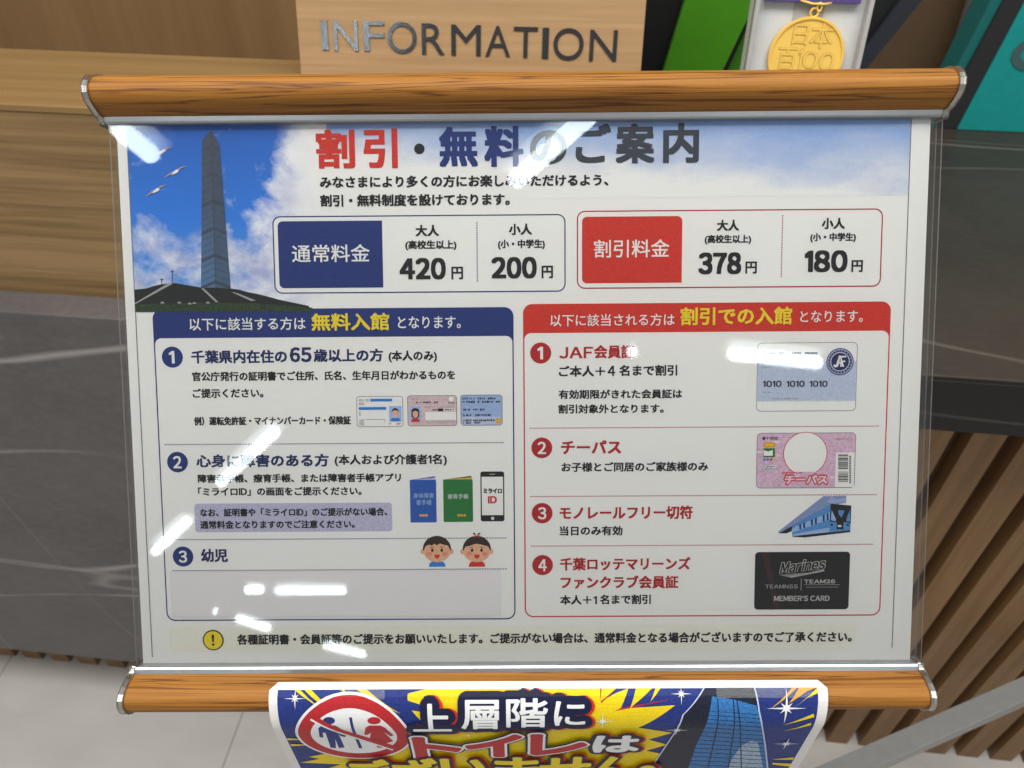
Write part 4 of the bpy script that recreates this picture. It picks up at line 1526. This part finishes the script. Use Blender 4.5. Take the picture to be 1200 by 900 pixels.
# prohibition symbol
m = MB()
cu, cs = NP(411.5, 849)
ul, _ = NP(345, 849)
ur, _ = NP(479, 849)
Rn = (ur - ul) / 2
cu = (ul + ur) / 2
st, sb_ = NP(411, 812.5)[1], NP(411, 886.5)[1]
cs, RS = (st + sb_) / 2, (sb_ - st) / 2
el = lambda k: [(cu + Rn * k * math.cos(2 * math.pi * i / 48), cs + RS * k * math.sin(2 * math.pi * i / 48)) for i in range(48)]
paper_poly(m, el(1.03), LY * 6, NWHITE)
paper_poly(m, el(0.98), LY * 6.4, NRED)
paper_poly(m, el(0.76), LY * 6.8, NWHITE)
n4 = lambda x, y: (310 + x / 4.8, 790 + y / 4.8)


def nn(pts, l, mt):
    npoly(m, [n4(*p) for p in pts], LY * l, mt)


nn([(365 + 34 * math.cos(t), 252 + 20 * math.sin(t)) for t in (k * math.pi / 8 for k in range(16))], 7.2, NBLUE)
nn([(305, 292), (322, 280), (400, 278), (425, 292), (462, 330), (455, 342), (430, 336), (418, 322), (452, 400), (420, 404), (400, 352), (404, 404), (374, 402), (345, 318), (330, 316), (332, 345), (312, 342)], 7.2, NBLUE)
nn([(478, 234), (494, 234), (552, 404), (534, 406)], 7.2, NBLUE)
nn([(618 + 38 * math.cos(t), 252 + 20 * math.sin(t)) for t in (k * math.pi / 8 for k in range(16))], 7.2, NRED)
nn([(570, 290), (590, 278), (652, 278), (680, 290), (728, 332), (710, 338), (672, 312), (726, 366), (680, 378), (662, 402), (636, 402), (628, 376), (590, 372), (600, 318), (580, 330), (562, 328)], 7.2, NRED)
nn([(265, 240), (300, 232), (760, 398), (728, 412)], 7.8, NRED)
nn([(258, 248), (265, 240), (728, 412), (720, 417)], 7.6, NWHITE)
m.build('prohibition_symbol', notice)


def nword(m, s, px0, py0, px1, py1, layers, res=3):
    """lettering on the notice: layers = [(extra outline in metres, material, lift)]"""
    ym, xm = (py0 + py1) / 2, (px0 + px1) / 2
    u0, u1 = NP(px0, ym)[0], NP(px1, ym)[0]
    s0, s1 = NP(xm, py0)[1], NP(xm, py1)[1]
    vs, fs, (a, b, c, d) = glyphs(s, res)
    for ex, mt, lift, off in layers:
        for i, (dx, dy) in enumerate(shifts(ex, 24 if ex > 0.002 else 12)):
            pts = [(u0 + (x - a) / (c - a) * (u1 - u0) + dx + off[0], max(s1 - (y - b) / (d - b) * (s1 - s0) + dy + off[1], 0.0005)) for x, y in vs]
            for f in fs:
                paper_poly(m, [pts[q] for q in f], lift + i * 0.45e-5, mt)


m = MB()
W1 = [(0.0047, NORED, LY * 8, (0.0012, 0.0004)), (0.0043, NDARK, LY * 9.2, (0, 0)), (0.0004, NWHITE, LY * 10.6, (0, 0))]
for ch, a, b, c, d in (('上', 484, 824, 528, 853), ('層', 541, 819.5, 584, 850.5), ('階', 594, 817.5, 641, 848.5), ('に', 650, 821, 685, 846.5)):
    nword(m, ch, a, b, c, d, W1)
m.build('lettering', notice)
m = MB()
W2 = [(0.0042, NDARK, LY * 12, (0, 0)), (0.0030, NWHITE, LY * 13.3, (0, 0)), (0.0016, NRED, LY * 14.6, (0, 0))]
for ch, a, b, c, d in (('ト', 488, 860, 538, 883), ('イ', 548, 857, 609, 881), ('レ', 624, 856.5, 685, 879)):
    nword(m, ch, a, b, c, d, W2)
W3 = [(0.0040, NORED, LY * 10, (0.001, 0.0004)), (0.0037, NDARK, LY * 11.4, (0, 0)), (0.0012, NWHITE, LY * 12.7, (0, 0))]
nword(m, 'は', 697, 858.5, 747, 876.5, W3)
m.build('lettering', notice)
m = MB()
W4 = [(0.0035, NORED, LY * 11, (0.001, 0.0004)), (0.0031, NDARK, LY * 15.8, (0, 0)), (0.0013, NYEL, LY * 17.1, (0, 0))]
for ch, a, b, c, d in (('ご', 412, 885, 457, 912), ('ざ', 464, 883.5, 512, 912), ('い', 520, 884, 570, 910), ('ま', 582, 882.5, 630, 911), ('せ', 634, 882, 689, 910), ('ん', 692, 881.5, 741, 910), ('。', 748, 892, 766, 904)):
    nword(m, ch, a, b, c, d, W4)
m.build('lettering', notice)
TAPE = tape_mat()
for a, b in ((400, 452), (838, 950)):
    m = MB()
    ua, ub = NP(a, 800)[0], NP(b, 800)[0]
    for i in range(14):
        t0, t1 = ua + (ub - ua) * i / 14, ua + (ub - ua) * (i + 1) / 14
        for s0, s1 in ((0.0, 0.0025), (0.0025, 0.005), (0.005, 0.0085)):
            m.poly([on_paper(t0, s1, 0.0007 + 0.0003 * (i % 2)), on_paper(t1, s1, 0.0007 + 0.0003 * ((i + 1) % 2)), on_paper(t1, s0, 0.0007 + 0.0003 * ((i + 1) % 2)), on_paper(t0, s0, 0.0007 + 0.0003 * (i % 2))], TAPE)
    m.build('tape', notice)

# ================================================================== things on the counter


def lean_frame(px, py, y, lean_deg, z0=TOPZ, yaw=0.0):
    """frame of a board standing on the counter: x along, y up the board, z towards the reader; passes through the pixel"""
    lean = math.radians(lean_deg)
    # foot line at counter depth y, height z0
    R = Matrix.Rotation(math.radians(yaw), 4, 'Z') @ Matrix.Rotation(math.radians(90) - lean, 4, 'X')
    M = CF @ Matrix.Translation((0, y, z0)) @ R
    return M


def on_board(M, px, py):
    n = (M.to_3x3() @ Vector((0, 0, 1))).normalized()
    p = M.inverted() @ hit(px, py, M.translation, n)
    return p.x, p.y


def centre_frame(M, u):
    return M @ Matrix.Translation((u, 0, 0))


# INFORMATION board
BOARD = wood('pale board oak', (0.43, 0.262, 0.125), (0.30, 0.172, 0.074), 'x', (5, 190, 190), (0.38, 0.62), 0.5)
M0 = lean_frame(550, 60, 0.035, 20.5, z0=1.1655, yaw=2.6)
ub0, ub1 = on_board(M0, 349, 40)[0], on_board(M0, 754.5, 40)[0]
M1 = centre_frame(M0, (ub0 + ub1) / 2)
info = empty('information_board', M1, 'pale wooden board with dark metal INFORMATION letters', 'sign')
hwid = (ub1 - ub0) / 2
m = MB()
m.box((-hwid, 0.0, -0.018), (hwid, 0.20, 0.0), BOARD)
m.build('board', info, bevel=0.0008)
LETTER = plain('dark polished metal letters', (0.13, 0.13, 0.135), 0.11, 1.0, (900, 0.12, 0.0004))
pos = [('I', 377.0, 24.0, 384.5, 58.5), ('N', 391.5, 24.0, 419.5, 59.5), ('F', 426.5, 25.0, 451, 60.0), ('O', 454.5, 25.8, 488.5, 62.5), ('R', 494.5, 27.5, 521, 63.8), ('M', 529, 29.0, 563.5, 65.0),
       ('A', 569, 30.5, 598, 66.0), ('T', 602, 31.5, 630, 67.5), ('I', 635.5, 32.5, 643, 68.5), ('O', 648.5, 33.0, 684, 70.5), ('N', 691, 35.0, 723, 71.5)]
for i, (ch, x0, y0, x1, y1) in enumerate(pos):
    a, t = on_board(M1, x0, (y0 + y1) / 2)[0], on_board(M1, (x0 + x1) / 2, y0)[1]
    b, bt = on_board(M1, x1, (y0 + y1) / 2)[0], on_board(M1, (x0 + x1) / 2, y1)[1]
    vs, fs, (ga, gb, gc, gd) = raw_glyphs(ch, 8)
    pts = [(a + (x - ga) / (gc - ga) * (b - a), bt + (y - gb) / (gd - gb) * (t - bt)) for x, y in vs]
    m = MB()
    zt = 0.0012
    nv = len(pts)
    edges = {}
    for f in fs:
        for p, q2 in zip(f, f[1:] + f[:1]):
            edges[(p, q2)] = 1
    bd = [e for e in edges if (e[1], e[0]) not in edges]
    m.raw([(x, y, zt) for x, y in pts] + [(x, y, 0.0) for x, y in pts], fs + [(p, q2, nv + q2, nv + p) for p, q2 in bd], LETTER)
    m.build('letter', info)

# medal in its white case
GOLD = plain('gold medal', (1.0, 0.63, 0.13), 0.38, 0.25, (220, 0.10, 0.0006))
CASE = plain('white case lining', (0.60, 0.61, 0.60), 0.45)
CASER = plain('clear grey case rim', (0.42, 0.40, 0.39), 0.2)
M0 = lean_frame(950, 40, -0.025, 14)
c0, c1 = on_board(M0, 878.5, 40)[0], on_board(M0, 1014.5, 40)[0]
M1 = centre_frame(M0, (c0 + c1) / 2)
case = empty('medal_case', M1, 'white open case displaying the gold medal', 'case')
cw = (c1 - c0) / 2
vt = on_board(M1, 950, 3)[1]
m = MB()
m.box((-cw, 0.0, -0.022), (cw, vt + 0.05, -0.006), CASE)
m.build('case_body', case, bevel=0.001)
m = MB()
m.box((-cw, 0.0, -0.0058), (-cw + 0.004, vt + 0.05, 0.006), CASER)
m.box((cw - 0.004, 0.0, -0.0058), (cw, vt + 0.05, 0.006), CASER)
m.build('case_rim', case, bevel=0.001)
m = MB()
GROOVE = plain('case groove grey', (0.36, 0.36, 0.36), 0.5)
ga, gb2 = on_board(M1, 932, 15)[0], on_board(M1, 967, 15)[0]
m.box((ga, vt - 0.026, -0.0059), (gb2, vt + 0.02, -0.0050), GROOVE)
m.build('ribbon_groove', case)
mc = on_board(M1, 944.5, 67)
rx = abs(on_board(M1, 988.5, 67)[0] - on_board(M1, 899.5, 67)[0]) / 2
MM = M1 @ Matrix.Translation((mc[0], mc[1], 0.0))
medal = empty('gold_medal', MM, 'round gold medal with raised characters and a loop in the white case', 'medal')
m = MB()
seg = 64
rings = [(rx, -0.0045), (rx, -0.0010), (rx * 0.985, 0.0), (rx * 0.935, 0.0), (rx * 0.915, -0.0014), (0.0005, -0.0014)]
vs = [(r * math.cos(2 * math.pi * i / seg), r * math.sin(2 * math.pi * i / seg), z) for r, z in rings for i in range(seg)]
m.raw(vs, [(k * seg + i, k * seg + (i + 1) % seg, (k + 1) * seg + (i + 1) % seg, (k + 1) * seg + i) for k in range(len(rings) - 1) for i in range(seg)]
      + [tuple(range((len(rings) - 1) * seg, len(rings) * seg))], GOLD)
m.build('disc', medal)
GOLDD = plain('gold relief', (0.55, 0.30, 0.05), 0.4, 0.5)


def relief(m, ch, x0, y0, x1, y1):
    vs, fs, (ga, gb, gc, gd) = glyphs(ch, 4)
    pts = [(x0 + (x - ga) / (gc - ga) * (x1 - x0), y0 + (y - gb) / (gd - gb) * (y1 - y0)) for x, y in vs]
    nv = len(pts)
    edges = {}
    for f in fs:
        for p, q2 in zip(f, f[1:] + f[:1]):
            edges[(p, q2)] = 1
    bd = [e for e in edges if (e[1], e[0]) not in edges]
    m.raw([(x, y, -0.0007) for x, y in pts] + [(x, y, -0.0016) for x, y in pts], fs, GOLD)
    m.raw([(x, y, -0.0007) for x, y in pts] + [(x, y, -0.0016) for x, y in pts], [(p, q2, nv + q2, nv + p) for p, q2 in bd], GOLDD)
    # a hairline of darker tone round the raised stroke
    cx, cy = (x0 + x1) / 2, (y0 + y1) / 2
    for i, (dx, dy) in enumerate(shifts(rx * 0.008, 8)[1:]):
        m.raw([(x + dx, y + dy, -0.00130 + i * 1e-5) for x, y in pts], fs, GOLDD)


m = MB()
relief(m, '日', -0.44 * rx, 0.30 * rx, -0.06 * rx, 0.80 * rx)
relief(m, '本', 0.02 * rx, 0.24 * rx, 0.62 * rx, 0.86 * rx)
relief(m, '百', -0.74 * rx, -0.36 * rx, -0.24 * rx, 0.22 * rx)
relief(m, '1', -0.20 * rx, -0.32 * rx, -0.10 * rx, 0.20 * rx)
relief(m, '0', -0.06 * rx, -0.28 * rx, 0.33 * rx, 0.14 * rx)
relief(m, '0', 0.38 * rx, -0.30 * rx, 0.78 * rx, 0.12 * rx)
m.build('raised_lettering', medal)
m = MB()
lc = Vector((0.0 * rx, rx * 1.09, -0.001))
m.tube([lc + Vector((rx * 0.10 * math.cos(2 * math.pi * i / 20), rx * 0.11 * math.sin(2 * math.pi * i / 20), 0)) for i in range(21)], rx * 0.03, GOLD, 8)
m.tube([lc + Vector((rx * 0.10 + rx * 0.06 * math.sin(2 * math.pi * i / 16), rx * 0.14 + rx * 0.11 * math.cos(2 * math.pi * i / 16), rx * 0.03)) for i in range(17)], rx * 0.022, GOLD, 8)
m.tube([(-rx * 0.42, lc.y + rx * 0.28, 0.0), (-rx * 0.1, lc.y + rx * 0.21, 0.001), (rx * 0.2, lc.y + rx * 0.21, 0.001), (rx * 0.38, lc.y + rx * 0.24, 0.0)], rx * 0.028, GOLD, 8)
m.build('hanging_loop', medal, smooth=True)
PURPLE = plain('purple ribbon cloth', (0.075, 0.045, 0.19), 0.6, 0.0, (300, 0.3, 0.0008))
m = MB()
ra, rb = on_board(M1, 896, 2)[0] - mc[0], on_board(M1, 1009, 2)[0] - mc[0]
m.box((ra, vt - mc[1], -0.0045), (rb, vt + 0.04 - mc[1], 0.0005), PURPLE)
m.build('ribbon', medal, bevel=0.0006)

# folders and boards leaning beside it: outlines at their own depth, bottoms resting on the counter
GREENF = plain('green folder cover', (0.060, 0.27, 0.004), 0.55)
BLACKF = plain('black folder cover', (0.006, 0.006, 0.008), 0.6)
DNAVY = plain('dark navy card', (0.018, 0.022, 0.032), 0.6)
BROWNB = plain('brown board', (0.105, 0.062, 0.030), 0.6)
STEEL = plain('grey metal edge', (0.24, 0.23, 0.22), 0.35, 0.4)
TEAL = plain('teal fabric', (0.002, 0.32, 0.30), 0.75, 0.0, (90, 0.25, 0.002))
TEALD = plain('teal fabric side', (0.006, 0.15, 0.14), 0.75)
CHARC = plain('charcoal border', (0.024, 0.024, 0.027), 0.6)


def slab(name, label, cat, edgeL, edgeR, y, th, mt, top=-140, group=None, yaw=0):
    """upright board whose left and right edges follow the two pixel lines, standing on the counter at depth y"""
    def at(px, py):
        return Cy(px, py, y)

    def line(e, z):
        a, b = at(*e[0]), at(*e[1])
        t = (z - a.z) / (b.z - a.z)
        return a + (b - a) * t
    ztop = at(900, top).z
    pts = [line(edgeL, TOPZ), line(edgeR, TOPZ), line(edgeR, ztop), line(edgeL, ztop)]
    base = (pts[0] + pts[1]) / 2
    e = empty(name, CF @ Matrix.Translation((base.x, y, TOPZ)), label, cat, group)
    m = MB()
    m.prism([(p.x, p.y, p.z) for p in pts], (0, th, 0), mt)
    m.build('cover', e, CF, bevel=0.0008)
    return e, pts


def band(parent, name, eL, eR, y, th, mt):
    def line(e, z):
        a, b = Cy(*e[0], y), Cy(*e[1], y)
        return a + (b - a) * ((z - a.z) / (b.z - a.z))
    zt = Cy(900, -140, y).z
    pts = [line(eL, TOPZ + 0.001), line(eR, TOPZ + 0.001), line(eR, zt), line(eL, zt)]
    m = MB()
    m.prism([tuple(q) for q in pts], (0, th, 0), mt)
    return m.build(name, parent, CF, bevel=0.0008)


slab('folder', 'black folder standing between the wooden board and the green folder', 'folder', ((757, 0), (748, 75)), ((806, 0), (783, 75)), 0.205, 0.010, BLACKF)
e, p = slab('folder', 'wide bright green folder leaning behind the medal case', 'folder', ((803, 0), (780, 75)), ((886.5, 0), (850.5, 75)), 0.19, 0.012, GREENF)
band(e, 'dark_edge', ((886.8, 0), (850.8, 75)), ((890.8, 0), (856.0, 75)), 0.192, 0.010, BLACKF)
slab('folder', 'narrow strip of green folder showing right beside the medal case', 'folder', ((891, 0), (856.4, 75)), ((960, 0), (925, 75)), 0.215, 0.010, GREENF)
slab('folder', 'black folder standing behind the right side of the medal case', 'folder', ((955, 0), (940, 75)), ((1056, 0), (1000, 75)), 0.24, 0.012, BLACKF)
slab('card', 'dark navy card leaning steeply right of the medal case', 'card', ((1056, 0), (1000, 75)), ((1081, 0), (1020, 75)), 0.232, 0.006, DNAVY)
slab('board', 'brown board standing behind the navy card and grey metal post', 'board', ((1040, 0), (985, 75)), ((1150, 0), (1125, 75)), 0.62, 0.02, BROWNB)
slab('post', 'narrow grey metal post between the brown board and the teal bag', 'post', ((1136, 0), (1113, 75)), ((1150, 0), (1124, 75)), 0.575, 0.012, STEEL)
# teal bag with charcoal border
bag, p = slab('teal_bag', 'teal bag with charcoal edge standing on the marble counter', 'bag', ((1161, 0), (1123, 75)), ((1420, 0), (1400, 75)), 0.520, 0.05, TEALD)


band(bag, 'border', ((1177, 0), (1132, 83)), ((1202, 0), (1158, 83)), 0.514, 0.0055, CHARC)
fp = band(bag, 'front_panel', ((1202, 0), (1158, 83)), ((1420, 0), (1400, 83)), 0.512, 0.0075, TEAL)
m = MB()
cc = Cy(1213, 63, 0.5105)
rr = 0.030
pts0 = [(cc.x + rr * math.cos(t), 0.5105, cc.z + rr * 0.8 * math.sin(t)) for t in (2 * math.pi * i / 28 for i in range(28))]
pts1 = [(cc.x + rr * 0.6 * math.cos(t), 0.5105, cc.z + rr * 0.42 * math.sin(t)) for t in (2 * math.pi * i / 28 for i in range(28))]
m.raw(pts0 + pts1, [(i, (i + 1) % 28, 28 + (i + 1) % 28, 28 + i) for i in range(28)], plain('grey printed motif', (0.06, 0.12, 0.12), 0.7))
m.build('motif', bag, CF)

# ================================================================== ceiling lamps (seen only as reflections in the clear sheet)
TUBE = emit('lamp tube glow', (0.86, 0.97, 1.0), 18.0)
HOUSE = plain('white lamp housing', (0.8, 0.8, 0.8), 0.5)
ZC = 2.60
LAMPS = [((140, 150), (184, 187), 1.0, 0.25, 0), ((599, 216), (685, 140), 1.0, 0, 0.2), ((257, 567), (324, 504), 1.0, 0, 0), ((181, 647), (220, 610), 1.0, 0, 0), ((286, 691), (310, 691), 1.0, 0, 0),
         ((322, 692), (406, 692), 1.0, 0, 0), ((276, 724.5), (317, 737.5), 1.0, 0, 0), ((379, 755.5), (428, 767.5), 1.0, 0, 0), ((853, 414), (964, 426), 1.0, 0, 0), ((738, 412), (743, 413), 0.8, 0, 0),
         ((249, 716.5), (255, 717), 0.8, 0, 0)]
LAMP_SAY = ['white tube lamp whose streak crosses the top left corner of the clear sheet',
            'white tube lamp whose streak crosses the large headline of the poster',
            'white tube lamp whose streak slants over the second blue entry',
            'white tube lamp whose streak slants over the left frame of the blue panel',
            'white tube lamp making the short level streak on the blank patch',
            'white tube lamp making the longer level streak on the blank patch',
            'white tube lamp whose streak crosses the lower frame of the blue panel',
            'white tube lamp whose streak crosses the bottom line of the poster',
            'white tube lamp whose streak lies over the pale member card picture',
            'small white lamp making the spot at the end of the first red entry',
            'small white lamp making the dot at the lower left of the blank patch']
for i, (p0, p1, k, ea, eb) in enumerate(LAMPS):
    e = []
    for p in (p0, p1):
        h = hit(p[0], p[1], ST + SZ * 0.0034, SN)
        d = (h - CAM).normalized()
        r = d - SN * (2 * d.dot(SN))
        e.append(h + r * ((ZC - h.z) / r.z))
    a, b = e
    a, b = a - (b - a) * ea, b + (b - a) * eb
    c = (a + b) / 2
    L = (b - a).length
    d = (b - a).normalized()
    lamp = empty('ceiling_lamp', Matrix.Translation((c.x, c.y, ZC)), LAMP_SAY[i], 'lamp', 'tube lamps overhead')
    dist = (c - Vector((0, 0.3, 1.2))).length
    rad = (0.0225 + 0.0014 * dist) * k
    m = MB()
    n = 6
    pts, rs = [], []
    q0 = a - d * 0.0
    side, upv = Vector((d.y, -d.x, 0)), Vector((0, 0, 1))
    st_ = [(a - d * rad * 0.0 + d * (rad - rad * math.cos(t)), rad * math.sin(t)) for t in (math.pi / 2 * j / 5 for j in range(6))]
    st_ += [(b - d * (rad - rad * math.cos(t)), rad * math.sin(t)) for t in (math.pi / 2 * (5 - j) / 5 for j in range(6))]
    vs = [p + (side * math.cos(2 * math.pi * j / 20) + upv * math.sin(2 * math.pi * j / 20)) * max(r, 1e-4) for p, r in st_ for j in range(20)]
    m.raw(vs, [(q * 20 + j, q * 20 + (j + 1) % 20, (q + 1) * 20 + (j + 1) % 20, (q + 1) * 20 + j) for q in range(len(st_) - 1) for j in range(20)], TUBE)
    m.build('tube', lamp, Matrix.Identity(4), smooth=True)
    m = MB()
    s = Vector((d.y, -d.x, 0)) * 0.05
    m.prism([a - s + Vector((0, 0, rad + 0.01)), b - s + Vector((0, 0, rad + 0.01)), b + s + Vector((0, 0, rad + 0.01)), a + s + Vector((0, 0, rad + 0.01))], (0, 0, 0.04), HOUSE)
    m.build('housing', lamp, Matrix.Identity(4))
